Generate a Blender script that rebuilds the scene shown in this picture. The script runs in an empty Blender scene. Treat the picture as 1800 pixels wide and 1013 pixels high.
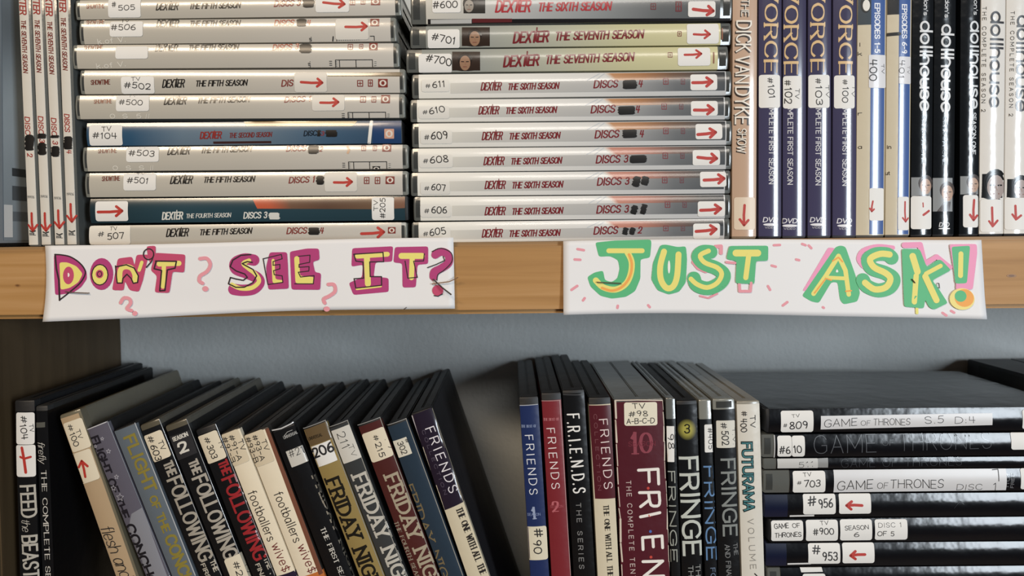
import bpy, bmesh, math, random
from mathutils import Vector, Matrix

# ------------------------------------------------------------------ camera
scene = bpy.context.scene
col = scene.collection
W, H = 1800.0, 1013.0
F = 1320.0                       # focal length in pixels
CAMZ, CAMY = 1.403, -0.455
PITCH, ROLL = math.radians(2.0), math.radians(0.62)
SHY = -0.0253
cd = bpy.data.cameras.new('camera')
cam = bpy.data.objects.new('camera', cd)
col.objects.link(cam)
cd.sensor_width = 36.0
cd.lens = 36.0 * F / W
cd.shift_y = SHY
cd.clip_start = 0.01
cd.dof.use_dof = True
cd.dof.focus_distance = 0.455
cd.dof.aperture_fstop = 8.0
cam.matrix_world = (Matrix.Translation((0, CAMY, CAMZ))
                    @ Matrix.Rotation(math.radians(90) - PITCH, 4, 'X')
                    @ Matrix.Rotation(-ROLL, 4, 'Z'))
scene.camera = cam
CM = cam.matrix_world.copy()

# ------------------------------------------------------------------ light, exposure
world = bpy.data.worlds.new('room_air')
scene.world = world
world.use_nodes = True
bg = world.node_tree.nodes['Background']
bg.inputs['Color'].default_value = (0.80, 0.86, 0.92, 1)
bg.inputs['Strength'].default_value = 0.06
scene.view_settings.view_transform = 'Standard'
scene.view_settings.look = 'None'
scene.view_settings.gamma = 1.0
scene.view_settings.use_curve_mapping = False
scene.view_settings.exposure = -0.15


def area(name, loc, target, sx, sy, power, color):
    l = bpy.data.lights.new(name, 'AREA')
    l.shape = 'RECTANGLE'
    l.size, l.size_y = sx, sy
    l.energy = power
    l.color = color
    o = bpy.data.objects.new(name, l)
    col.objects.link(o)
    o.location = loc
    d = Vector(target) - Vector(loc)
    o.rotation_euler = d.to_track_quat('-Z', 'Y').to_euler()
    return o


area('ceiling_light_warm', (-1.0, -1.9, 2.75), (-0.15, 0, 1.40), 1.1, 0.30, 36, (1.0, 0.80, 0.58))
area('ceiling_light_far', (0.5, -2.6, 2.7), (0.1, 0, 1.35), 1.3, 0.3, 14, (1.0, 0.93, 0.84))
area('window_light', (1.42, -1.75, 1.45), (0.12, 0, 1.36), 0.42, 0.92, 33, (0.83, 0.92, 1.0))

# ------------------------------------------------------------------ helpers


def U(px, py, Y=0.0):
    """point of the plane y=Y seen at a photograph pixel"""
    d = Vector(((px - W / 2) / F, -(py - H / 2) / F + SHY * W / F, -1.0))
    d = CM.to_3x3() @ d
    o = CM.translation
    t = (Y - o.y) / d.y
    return o + d * t


def lin(c):
    c /= 255.0
    return c / 12.92 if c <= 0.04045 else ((c + 0.055) / 1.055) ** 2.4


def rgb(h):
    h = h.lstrip('#')
    return tuple(lin(int(h[i:i + 2], 16)) for i in (0, 2, 4)) + (1.0,)


_m = {}


def M(hexc, rough=0.3, coat=0.0, kind='ink'):
    """plain procedural material; gloss = plastic sleeve, 0.6+ = paper or marker"""
    key = (hexc, rough, coat, kind)
    if key in _m:
        return _m[key]
    m = bpy.data.materials.new('%s_%s' % (kind, hexc))
    m.use_nodes = True
    b = m.node_tree.nodes['Principled BSDF']
    b.inputs['Base Color'].default_value = rgb(hexc)
    b.inputs['Roughness'].default_value = rough
    b.inputs['Coat Weight'].default_value = coat
    b.inputs['Coat Roughness'].default_value = 0.08
    if kind in ('sleeve', 'plastic', 'paper'):
        nt = m.node_tree
        tc = nt.nodes.new('ShaderNodeTexCoord')
        n = nt.nodes.new('ShaderNodeTexNoise')
        n.inputs['Scale'].default_value = 60.0 if kind != 'paper' else 25.0
        n.inputs['Detail'].default_value = 3.0
        bp = nt.nodes.new('ShaderNodeBump')
        bp.inputs['Strength'].default_value = 0.22 if kind != 'paper' else 0.12
        bp.inputs['Distance'].default_value = 0.002
        nt.links.new(tc.outputs['Object'], n.inputs['Vector'])
        nt.links.new(n.outputs['Fac'], bp.inputs['Height'])
        nt.links.new(bp.outputs['Normal'], b.inputs['Normal'])
        nt.links.new(bp.outputs['Normal'], b.inputs['Coat Normal'])
    _m[key] = m
    return m


def ramp_mat(name, stops, rough=0.3, coat=0.3, axis=0):
    """printed colour that changes along the length of the part (uv based)"""
    key = (name,)
    if key in _m:
        return _m[key]
    m = bpy.data.materials.new(name)
    m.use_nodes = True
    nt = m.node_tree
    b = nt.nodes['Principled BSDF']
    b.inputs['Roughness'].default_value = rough
    b.inputs['Coat Weight'].default_value = coat
    b.inputs['Coat Roughness'].default_value = 0.08
    uv = nt.nodes.new('ShaderNodeUVMap')
    sp = nt.nodes.new('ShaderNodeSeparateXYZ')
    cr = nt.nodes.new('ShaderNodeValToRGB')
    nt.links.new(uv.outputs['UV'], sp.inputs[0])
    nt.links.new(sp.outputs[axis], cr.inputs['Fac'])
    nt.links.new(cr.outputs['Color'], b.inputs['Base Color'])
    els = cr.color_ramp.elements
    while len(els) > 1:
        els.remove(els[-1])
    els[0].position = stops[0][0]
    els[0].color = rgb(stops[0][1])
    for p, h in stops[1:]:
        e = els.new(p)
        e.color = rgb(h)
    _m[key] = m
    return m


def photo_mat(name, cols, scale=6.0, seed=0.0):
    """soft abstract picture print made of noise in a few colours"""
    key = (name,)
    if key in _m:
        return _m[key]
    m = bpy.data.materials.new(name)
    m.use_nodes = True
    nt = m.node_tree
    b = nt.nodes['Principled BSDF']
    b.inputs['Roughness'].default_value = 0.3
    b.inputs['Coat Weight'].default_value = 0.3
    uv = nt.nodes.new('ShaderNodeUVMap')
    mp = nt.nodes.new('ShaderNodeMapping')
    mp.inputs['Location'].default_value = (seed, seed * 1.7, 0)
    n = nt.nodes.new('ShaderNodeTexNoise')
    n.inputs['Scale'].default_value = scale
    n.inputs['Detail'].default_value = 0.6
    cr = nt.nodes.new('ShaderNodeValToRGB')
    nt.links.new(uv.outputs['UV'], mp.inputs['Vector'])
    nt.links.new(mp.outputs['Vector'], n.inputs['Vector'])
    nt.links.new(n.outputs['Fac'], cr.inputs['Fac'])
    nt.links.new(cr.outputs['Color'], b.inputs['Base Color'])
    els = cr.color_ramp.elements
    while len(els) > 1:
        els.remove(els[-1])
    for i, h in enumerate(cols):
        p = 0.34 + 0.32 * i / max(1, len(cols) - 1)
        if i == 0:
            els[0].position = p
            els[0].color = rgb(h)
        else:
            els.new(p).color = rgb(h)
    _m[key] = m
    return m


class MB:
    """collects faces with materials and links them as one mesh object"""

    def __init__(s):
        s.v, s.f, s.mi, s.mats, s.uv = [], [], [], [], []

    def slot(s, m):
        if m not in s.mats:
            s.mats.append(m)
        return s.mats.index(m)

    def face(s, pts, m, uvs=None):
        b = len(s.v)
        s.v.extend(pts)
        s.f.append(list(range(b, b + len(pts))))
        s.mi.append(s.slot(m))
        s.uv.append(uvs or [(0, 0)] * len(pts))

    def mesh(s, verts, faces, m):
        b = len(s.v)
        s.v.extend(verts)
        k = s.slot(m)
        for f in faces:
            s.f.append([b + i for i in f])
            s.mi.append(k)
            s.uv.append([(0, 0)] * len(f))

    def grid(s, rows, m, uv=True):
        """rows: list of equally long point lists"""
        b = len(s.v)
        nr, nc = len(rows), len(rows[0])
        for r in rows:
            s.v.extend(r)
        k = s.slot(m)
        for i in range(nr - 1):
            for j in range(nc - 1):
                s.f.append([b + i * nc + j, b + i * nc + j + 1, b + (i + 1) * nc + j + 1, b + (i + 1) * nc + j])
                s.mi.append(k)
                s.uv.append([(j / (nc - 1), i / (nr - 1)), ((j + 1) / (nc - 1), i / (nr - 1)),
                             ((j + 1) / (nc - 1), (i + 1) / (nr - 1)), (j / (nc - 1), (i + 1) / (nr - 1))])

    def box(s, lo, hi, m, bev=0.0):
        bm = bmesh.new()
        bmesh.ops.create_cube(bm, size=1.0)
        for v in bm.verts:
            v.co = Vector([lo[i] + (v.co[i] + 0.5) * (hi[i] - lo[i]) for i in range(3)])
        if bev > 0:
            bmesh.ops.bevel(bm, geom=list(bm.edges), offset=bev, segments=2, affect='EDGES', clamp_overlap=True)
        bm.verts.index_update()
        s.mesh([v.co.copy() for v in bm.verts], [[v.index for v in f.verts] for f in bm.faces], m)
        bm.free()

    def tube(s, pts, r, m, n=8):
        pts = [Vector(p) for p in pts]
        rings = []
        for i, p in enumerate(pts):
            t = (pts[min(i + 1, len(pts) - 1)] - pts[max(i - 1, 0)]).normalized()
            a = t.orthogonal().normalized() if i == 0 else (a - t * a.dot(t)).normalized()
            c = t.cross(a)
            rings.append([p + (a * math.cos(2 * math.pi * k / n) + c * math.sin(2 * math.pi * k / n)) * r for k in range(n)])
        b = len(s.v)
        for q in rings:
            s.v.extend(q)
        k = s.slot(m)
        for i in range(len(rings) - 1):
            for j in range(n):
                s.f.append([b + i * n + j, b + i * n + (j + 1) % n, b + (i + 1) * n + (j + 1) % n, b + (i + 1) * n + j])
                s.mi.append(k)
                s.uv.append([(0, 0)] * 4)
        for e in (0, len(rings) - 1):
            s.f.append([b + e * n + j for j in range(n)])
            s.mi.append(k)
            s.uv.append([(0, 0)] * n)

    def build(s, name, parent=None, smooth=True):
        if not s.f:
            return None
        me = bpy.data.meshes.new(name)
        me.from_pydata([tuple(v) for v in s.v], [], s.f)
        for m in s.mats:
            me.materials.append(m)
        me.polygons.foreach_set('material_index', s.mi)
        ul = me.uv_layers.new(name='UVMap')
        flat = []
        for u in s.uv:
            for a in u:
                flat.extend(a)
        ul.data.foreach_set('uv', flat)
        if smooth:
            me.polygons.foreach_set('use_smooth', [True] * len(s.f))
            me.set_sharp_from_angle(angle=math.radians(35))
        me.update()
        o = bpy.data.objects.new(name, me)
        col.objects.link(o)
        if parent is not None:
            o.parent = parent
        return o


def tag(o, label=None, cat=None, group=None, kind=None):
    for k, v in (('label', label), ('category', cat), ('group', group), ('kind', kind)):
        if v:
            o[k] = v
    return o


def empty(name, loc, label, cat, group=None, roty=0.0):
    o = bpy.data.objects.new(name, None)
    o.empty_display_size = 0.02
    col.objects.link(o)
    o.location = loc
    o.rotation_euler = (0, roty, 0)
    return tag(o, label, cat, group)


# ------------------------------------------------------------------ stroke lettering
GL = {
    'A': (72, '0 0 50 100 100 0|18 35 82 35'),
    'B': (66, '0 0 0 100|s 0 100 55 100 88 93 92 76 86 60 55 53 0 53|s 0 53 60 53 94 45 100 27 92 7 60 0 0 0'),
    'C': (72, 's 98 80 80 97 50 100 18 90 2 65 0 50 2 35 18 10 50 0 80 3 98 20'),
    'D': (72, '0 0 0 100|s 0 100 45 100 82 86 98 60 98 40 82 14 45 0 0 0'),
    'E': (58, '100 100 0 100 0 0 100 0|0 52 85 52'),
    'F': (56, '100 100 0 100 0 0|0 52 82 52'),
    'G': (76, 's 96 80 78 97 50 100 18 90 2 65 0 50 2 35 18 10 50 0 80 3 98 16|98 14 98 46 60 46'),
    'H': (70, '0 0 0 100|100 0 100 100|0 52 100 52'),
    'I': (14, '50 0 50 100'),
    'J': (48, '90 100 90 30|s 90 30 82 8 45 0 12 8 0 28'),
    'K': (66, '0 0 0 100|95 100 0 42|30 60 100 0'),
    'L': (54, '0 100 0 0 100 0'),
    'M': (88, '0 0 0 100 50 25 100 100 100 0'),
    'N': (72, '0 0 0 100 100 0 100 100'),
    'O': (78, 'c 50 100 85 88 100 60 100 40 85 12 50 0 15 12 0 40 0 60 15 88'),
    'P': (62, '0 0 0 100|s 0 100 60 100 92 92 100 74 92 56 60 47 0 47'),
    'Q': (78, 'c 50 100 85 88 100 60 100 40 85 12 50 0 15 12 0 40 0 60 15 88|60 25 100 -8'),
    'R': (66, '0 0 0 100|s 0 100 60 100 90 92 97 75 90 57 60 48 0 48|52 48 100 0'),
    'S': (62, 's 94 82 76 97 48 100 16 92 4 74 18 58 50 50 84 41 97 25 84 7 50 0 22 3 2 18'),
    'T': (64, '0 100 100 100|50 100 50 0'),
    'U': (70, '0 100 0 34|s 0 34 8 10 50 0 92 10 100 34|100 34 100 100'),
    'V': (70, '0 100 50 0 100 100'),
    'W': (100, '0 100 25 0 50 85 75 0 100 100'),
    'X': (68, '0 0 100 100|0 100 100 0'),
    'Y': (68, '0 100 50 46 100 100|50 46 50 0'),
    'Z': (64, '0 100 100 100 0 0 100 0'),
    'a': (52, 's 95 55 70 68 30 66 4 45 4 20 30 0 65 5 95 30|95 66 95 0'),
    'b': (54, '0 100 0 0|s 0 30 35 4 70 4 98 25 98 45 70 66 35 66 0 40'),
    'c': (48, 's 98 54 65 68 25 62 2 34 25 5 65 0 98 14'),
    'd': (54, '100 100 100 0|c 50 68 85 58 100 34 85 9 50 0 15 9 0 34 15 58'),
    'e': (52, '4 36 97 36|s 97 36 88 58 50 68 14 58 0 34 14 8 50 0 94 12'),
    'f': (34, 's 100 98 65 98 45 80 45 40|45 60 45 0|0 66 95 66'),
    'g': (54, 'c 50 68 85 58 100 34 85 9 50 0 15 9 0 34 15 58|100 66 100 -12|s 100 -12 80 -28 45 -30 8 -22'),
    'h': (50, '0 100 0 0|s 0 42 25 64 60 68 94 54 100 38|100 38 100 0'),
    'i': (10, '50 66 50 0|50 86 50 92'),
    'j': (22, '80 66 80 -12 10 -28|80 86 80 92'),
    'k': (48, '0 100 0 0|90 66 0 28|32 42 100 0'),
    'l': (10, '50 100 50 0'),
    'm': (80, '0 66 0 0|s 0 48 15 66 38 64 50 45|50 45 50 0|s 50 48 68 66 90 64 100 45|100 45 100 0'),
    'n': (50, '0 66 0 0|s 0 42 25 64 60 68 94 54 100 38|100 38 100 0'),
    'o': (54, 'c 50 68 85 58 100 34 85 9 50 0 15 9 0 34 15 58'),
    'p': (54, '0 66 0 -30|c 50 68 85 58 100 34 85 9 50 0 15 9 0 34 15 58'),
    'r': (34, '0 66 0 0|s 0 40 30 62 100 66'),
    's': (46, 's 92 56 60 68 15 62 10 45 50 34 92 24 92 8 50 0 4 10'),
    't': (34, '45 92 45 12 95 0|0 66 95 66'),
    'u': (50, '0 66 0 28|s 0 28 8 8 42 0 80 8 100 28|100 66 100 0'),
    'v': (50, '0 66 50 0 100 66'),
    'w': (74, '0 66 26 0 50 55 74 0 100 66'),
    'x': (48, '0 66 100 0|0 0 100 66'),
    'y': (50, '0 66 50 0|100 66 50 0 20 -28'),
    'z': (48, '0 66 100 66 0 0 100 0'),
    '0': (62, 'c 50 100 85 88 100 60 100 40 85 12 50 0 15 12 0 40 0 60 15 88'),
    '1': (30, '10 78 60 100 60 0'),
    '2': (58, 's 5 75 15 95 50 100 86 92 92 72 76 46 40 20 3 0|3 0 97 0'),
    '3': (56, 's 5 88 30 99 60 99 88 88 88 66 70 55 40 52|s 40 52 75 50 95 30 85 8 50 0 20 2 2 15'),
    '4': (60, '12 100 5 42 98 42|72 100 72 0'),
    '5': (58, '92 100 20 100 12 56|s 12 56 50 64 88 50 95 28 80 6 45 0 5 10'),
    '6': (58, 's 85 97 45 85 12 55 3 25 20 4 50 0 85 8 95 28 80 48 50 54 12 38'),
    '7': (58, '0 100 100 100 40 0'),
    '8': (58, 'c 50 100 82 92 84 72 50 53 10 33 8 10 50 0 92 10 90 33 50 53 16 72 18 92'),
    '9': (58, 's 92 72 62 48 25 54 8 76 28 97 65 98 92 76 85 38 62 0'),
    '#': (74, '38 100 20 0|80 100 62 0|6 66 100 70|0 32 94 36'),
    '*': (40, '10 30 90 70|10 70 90 30|50 20 50 80'),
    '.': (14, '50 0 50 8'),
    ':': (14, '50 10 50 18|50 55 50 63'),
    '-': (40, '0 48 100 48'),
    "'": (14, '50 100 50 70'),
    '$': (60, 's 94 70 60 78 15 70 10 55 50 42 92 30 88 12 50 4 6 14|50 92 50 -10'),
    '!': (14, '50 100 50 28|50 0 50 8'),
    '/': (40, '0 0 100 100'),
    ' ': (34, ''),
}


def cr(pts, closed):
    n = len(pts)
    out = []
    seg = n if closed else n - 1
    for i in range(seg):
        if closed:
            p0, p1, p2, p3 = pts[(i - 1) % n], pts[i], pts[(i + 1) % n], pts[(i + 2) % n]
        else:
            p0, p1, p2, p3 = pts[max(i - 1, 0)], pts[i], pts[i + 1], pts[min(i + 2, n - 1)]
        for k in range(4):
            t = k / 4.0
            out.append(tuple(0.5 * (2 * p1[a] + (p2[a] - p0[a]) * t + (2 * p0[a] - 5 * p1[a] + 4 * p2[a] - p3[a]) * t * t
                                    + (3 * p1[a] - p0[a] - 3 * p2[a] + p3[a]) * t ** 3) for a in (0, 1)))
    out.append(pts[0] if closed else pts[-1])
    return out


_gc = {}


def glyph(ch):
    if ch in _gc:
        return _gc[ch]
    w, s = GL.get(ch, GL['-'])
    out = []
    for st in s.split('|'):
        tk = st.split()
        if not tk:
            continue
        kind = ''
        if tk[0] in 'sc':
            kind = tk.pop(0)
        q = [(float(tk[i]) / 100, float(tk[i + 1]) / 100) for i in range(0, len(tk), 2)]
        if kind:
            q = cr(q, kind == 'c')
        out.append((q, kind))
    _gc[ch] = (w / 100.0, out)
    return _gc[ch]


STY = {
    'hand': dict(w=.125, rnd=1, jit=.05, sp=.20, ser=0, con=1.0, sh=0),
    'pen': dict(w=.075, rnd=1, jit=.05, sp=.22, ser=0, con=1.0, sh=0),
    'marker': dict(w=.17, rnd=1, jit=.04, sp=.22, ser=0, con=1.0, sh=0),
    'brush': dict(w=.12, rnd=1, jit=.03, sp=.50, ser=0, con=0.8, sh=0),
    'bolditalic': dict(w=.165, rnd=0, jit=0, sp=.20, ser=0, con=.85, sh=.20),
    'bold': dict(w=.21, rnd=0, jit=0, sp=.22, ser=0, con=.85, sh=0),
    'sans': dict(w=.14, rnd=0, jit=0, sp=.22, ser=0, con=.9, sh=0),
    'thin': dict(w=.09, rnd=0, jit=0, sp=.26, ser=0, con=1.0, sh=0),
    'wide': dict(w=.13, rnd=0, jit=0, sp=.60, ser=0, con=1.0, sh=0),
    'serif': dict(w=.19, rnd=0, jit=0, sp=.22, ser=.34, con=.35, sh=0),
    'slab': dict(w=.22, rnd=0, jit=0, sp=.26, ser=.5, con=.7, sh=0),
    'round': dict(w=.15, rnd=0, jit=0, sp=.16, ser=0, con=1.0, sh=0),
    'script': dict(w=.07, rnd=1, jit=.02, sp=.10, ser=0, con=.7, sh=.25),
}


def ribbons(q, wfun, rnd=False, cap0=0.5, cap1=0.5, step=5.0):
    """polyline (px) -> list of quads (px) and end discs"""
    # split at sharp corners
    parts, cur = [], [q[0]]
    for i in range(1, len(q) - 1):
        cur.append(q[i])
        a = (q[i][0] - q[i - 1][0], q[i][1] - q[i - 1][1])
        b = (q[i + 1][0] - q[i][0], q[i + 1][1] - q[i][1])
        la, lb = math.hypot(*a), math.hypot(*b)
        if la < 1e-6 or lb < 1e-6:
            continue
        if (a[0] * b[0] + a[1] * b[1]) / (la * lb) < 0.72:
            parts.append(cur)
            cur = [q[i]]
    cur.append(q[-1])
    parts.append(cur)
    quads, polys = [], []
    for pi, p in enumerate(parts):
        p = [p[0]] + [b for a, b in zip(p, p[1:]) if math.hypot(b[0] - a[0], b[1] - a[1]) > 1e-6]
        if len(p) < 2:
            continue

        def ext(a, b, k):
            d = (a[0] - b[0], a[1] - b[1])
            l = math.hypot(*d)
            w = wfun(d[0] / l, d[1] / l)
            return (a[0] + d[0] / l * w * k, a[1] + d[1] / l * w * k)
        p = list(p)
        p0, p1 = p[0], p[-1]
        if not rnd:
            p[0] = ext(p[0], p[1], cap0 if pi == 0 else 0.45)
            p[-1] = ext(p1, p[-2], cap1 if pi == len(parts) - 1 else 0.45)
        # subdivide
        r = [p[0]]
        for a, b in zip(p, p[1:]):
            n = max(1, int(math.hypot(b[0] - a[0], b[1] - a[1]) / step))
            for k in range(1, n + 1):
                r.append((a[0] + (b[0] - a[0]) * k / n, a[1] + (b[1] - a[1]) * k / n))
        L, R = [], []
        for i in range(len(r)):
            a, b = r[max(i - 1, 0)], r[min(i + 1, len(r) - 1)]
            d = (b[0] - a[0], b[1] - a[1])
            l = math.hypot(*d) or 1
            d = (d[0] / l, d[1] / l)
            w = wfun(*d) / 2
            L.append((r[i][0] - d[1] * w, r[i][1] + d[0] * w))
            R.append((r[i][0] + d[1] * w, r[i][1] - d[0] * w))
        quads.append((L, R))
        if rnd:
            for c in (r[0], r[-1]):
                w = wfun(0, 1) / 2
                polys.append([(c[0] + w * math.cos(k * math.pi / 5), c[1] + w * math.sin(k * math.pi / 5)) for k in range(10)])
    return quads, polys


class Surf:
    """something that can be drawn on: maps photograph pixels to its own surface"""

    def at(s, px, py, eps):
        raise NotImplementedError

    def stroke(s, mb, q, w, m, eps, rnd=True, wf=None):
        if rnd and w > 6 and not wf:             # broad felt pen: laid down bit by bit
            r = w / 2
            for i, (a, b) in enumerate(zip(q, q[1:])):
                d = (b[0] - a[0], b[1] - a[1])
                l = math.hypot(*d)
                if l < 1e-6:
                    continue
                n = max(1, int(l / 5))
                d = (d[0] / l, d[1] / l)
                pts = [(a[0] + d[0] * l * k / n, a[1] + d[1] * l * k / n) for k in range(n + 1)]
                eps += 9e-7
                mb.grid([[s.at(x + d[1] * r, y - d[0] * r, eps) for x, y in pts], [s.at(x, y, eps) for x, y in pts], [s.at(x - d[1] * r, y + d[0] * r, eps) for x, y in pts]], m)
                for c in ((a, b) if i == 0 else (b,)):
                    eps += 9e-7
                    mb.face([s.at(c[0] + r * math.cos(k * math.pi / 10), c[1] + r * math.sin(k * math.pi / 10), eps) for k in range(20)], m)
            return
        quads, polys = ribbons(q, wf or (lambda a, b: w), rnd)
        for L, R in quads:
            eps += 5e-6
            mb.grid([[s.at(x, y, eps) for x, y in R], [s.at(x, y, eps) for x, y in L]], m)
        for p in polys:
            eps += 2e-6
            mb.face([s.at(x, y, eps) for x, y in p], m)

    def text(s, mb, t, x0, y0, x1, y1, h, sty, m, eps, seed=1, ws=1.0):
        st = STY[sty]
        rd = random.Random(hash_(t) + seed)
        w = st['w'] * h * ws
        tot = 0
        sp = st['sp']
        for ch in t:
            tot += glyph(ch)[0] + sp
        tot -= sp
        dx, dy = x1 - x0, y1 - y0
        ln = math.hypot(dx, dy)
        ex, ey = dx / ln, dy / ln
        ux, uy = ey, -ex                      # letter-up in the image
        k = (ln - w) / max(tot, 1e-6)
        cur = w / 2
        ih = max(h - w, h * .3)

        def P(a, b):
            return (x0 + ex * a + ux * b, y0 + ey * a + uy * b)

        def wf(a, b):
            c = abs(a * ux + b * uy)         # 1 = stroke runs along letter height
            return w * (st['con'] + (1 - st['con']) * c)
        for ch in t:
            gw, strokes = glyph(ch)
            jy = rd.uniform(-1, 1) * st['jit'] * h
            jr = rd.uniform(-1, 1) * st['jit'] * 1.6
            for q, kind in strokes:
                pts = []
                for gx, gy in q:
                    a = gx * gw * k
                    b = gy * ih + w / 2
                    a2 = a + (b - h / 2) * (st['sh'] + jr) + cur
                    b2 = b + jy + a * jr * .6
                    if st['jit']:
                        a2 += rd.uniform(-1, 1) * st['jit'] * h * .25
                        b2 += rd.uniform(-1, 1) * st['jit'] * h * .25
                    pts.append(P(a2, b2))
                closed = kind == 'c'
                quads, polys = ribbons(pts, wf, bool(st['rnd']), 0.0 if closed else 0.5, 0.0 if closed else 0.5)
                lay = eps + 6e-6 * (strokes.index((q, kind)) * 3)
                for L, R in quads:
                    lay += 5e-6
                    mb.grid([[s.at(x, y, lay) for x, y in R], [s.at(x, y, lay) for x, y in L]], m)
                for p in polys:
                    lay += 2e-6
                    mb.face([s.at(x, y, lay) for x, y in p], m)
                if st['ser'] and not closed:
                    for (gx, gy), (hx, hy) in ((q[0], q[1]), (q[-1], q[-2])):
                        ddx, ddy = (hx - gx) * gw, hy - gy
                        if kind == 's' and gy not in (0.0, 1.0):
                            continue
                        if abs(ddy) > abs(ddx) * 1.2 and (gy <= 0.01 or gy >= 0.99):
                            a = gx * gw * k + cur
                            b = gy * ih + w / 2
                            b += (w * .28 if gy > .5 else -w * .28)
                            sl = max(st['ser'] * h * .5, w * .8)
                            sl = min(sl, w * .5 + k * sp * .62)
                            sw = w * (st['con'] if st['con'] > .5 else .34)
                            qd, _ = ribbons([P(a - sl, b), P(a + sl, b)], lambda *_: sw, False, 0, 0)
                            for L, R in qd:
                                mb.grid([[s.at(x, y, eps) for x, y in R], [s.at(x, y, eps) for x, y in L]], m)
            cur += (gw + sp) * k

    def quad(s, mb, c4, m, eps, nu=16, nv=10):
        """c4: four px corners (bottom-left, bottom-right, top-right, top-left)"""
        rows = []
        for i in range(nv + 1):
            v = i / nv
            rows.append([s.at(*[(c4[0][a] * (1 - u) + c4[1][a] * u) * (1 - v) + (c4[3][a] * (1 - u) + c4[2][a] * u) * v for a in (0, 1)], eps)
                         for u in [j / nu for j in range(nu + 1)]])
        mb.grid(rows, m)

    def rrect(s, mb, cx, cy, w, h, ang, m, eps, rad=4.0, nr=12, nc=8, jit=0.0, seed=0):
        """rounded rectangle in px, ang = slope of its width axis in degrees"""
        rd = random.Random(seed)
        a = math.radians(ang)
        e1, e2 = (math.cos(a), math.sin(a)), (math.sin(a), -math.cos(a))
        vs = [-h / 2 + h * i / nr for i in range(nr + 1)]
        extra = [-h / 2 + rad * (1 - math.cos(k * math.pi / 6)) for k in range(4)]
        vs = sorted(set(round(v, 4) for v in vs + extra + [-e for e in extra]))
        rows = []
        for v in vs:
            hw = w / 2
            d = abs(v) - (h / 2 - rad)
            if d > 0:
                hw -= rad - math.sqrt(max(rad * rad - d * d, 0))
            j1, j2 = rd.uniform(-jit, jit), rd.uniform(-jit, jit)
            rows.append([s.at(cx + e1[0] * x + e2[0] * v, cy + e1[1] * x + e2[1] * v, eps)
                         for x in [-hw + j1 + (2 * hw + j2 - j1) * k / nc for k in range(nc + 1)]])
        mb.grid(rows, m)

    def blob(s, mb, x0, y0, x1, y1, m, eps, ang=0, seed=3):
        s.rrect(mb, (x0 + x1) / 2, (y0 + y1) / 2, abs(x1 - x0), abs(y1 - y0), ang, m, eps, rad=min(abs(x1 - x0), abs(y1 - y0)) * .28, jit=1.3, seed=seed)

    def ellipse(s, mb, cx, cy, rx, ry, m, eps, n=28):
        for k in range(5):
            a0, a1 = k / 5.0, (k + 1) / 5.0
            rows = []
            for r in (a0, a1):
                rows.append([s.at(cx + rx * r * math.cos(-2 * math.pi * i / n), cy + ry * r * math.sin(-2 * math.pi * i / n), eps) for i in range(n + 1)])
            if k == 0:
                mb.face(rows[1][:-1], m)
            else:
                mb.grid(rows[::-1], m)

    def poly(s, mb, pts, m, eps, smooth=False):
        """filled polygon in px, triangulated and cut fine enough to follow the surface"""
        if smooth:
            pts = cr(pts, True)[:-1]
        bm = bmesh.new()
        vs = [bm.verts.new((x, -y, 0)) for x, y in pts]
        f = bm.faces.new(vs)
        f.normal_update()
        if f.normal.z < 0:
            f.normal_flip()
        bmesh.ops.triangulate(bm, faces=[f], ngon_method='EAR_CLIP')
        bmesh.ops.subdivide_edges(bm, edges=[e for e in bm.edges if e.calc_length() > 14], cuts=2, use_grid_fill=True)
        bmesh.ops.triangulate(bm, faces=list(bm.faces))
        bm.verts.index_update()
        mb.mesh([s.at(v.co.x, -v.co.y, eps) for v in bm.verts], [[v.index for v in g.verts] for g in bm.faces], m)
        bm.free()

    def arrow(s, mb, x0, y0, x1, y1, w, head, m, eps):
        d = (x1 - x0, y1 - y0)
        l = math.hypot(*d)
        e = (d[0] / l, d[1] / l)
        n = (-e[1], e[0])
        s.stroke(mb, [(x0, y0), ((x0 + x1) / 2 + n[0] * .8, (y0 + y1) / 2 + n[1] * .8), (x1, y1)], w, m, eps)
        for sg, k in ((1, 1.0), (-1, .9)):
            s.stroke(mb, [(x1 - e[0] * head * k + n[0] * head * .75 * sg, y1 - e[1] * head * k + n[1] * head * .75 * sg), (x1, y1)], w * .95, m, eps)


def hash_(t):
    return sum((i + 7) * ord(c) for i, c in enumerate(t))


BLACK = M('15161a', 0.35, 0.2)
INK = M('1b1a1c', 0.55)
RED = M('b5352c', 0.55)
STK = M('e3e2df', 0.55, 0, 'paper')
CREAM = M('dcd1ba', 0.55, 0, 'paper')


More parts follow.
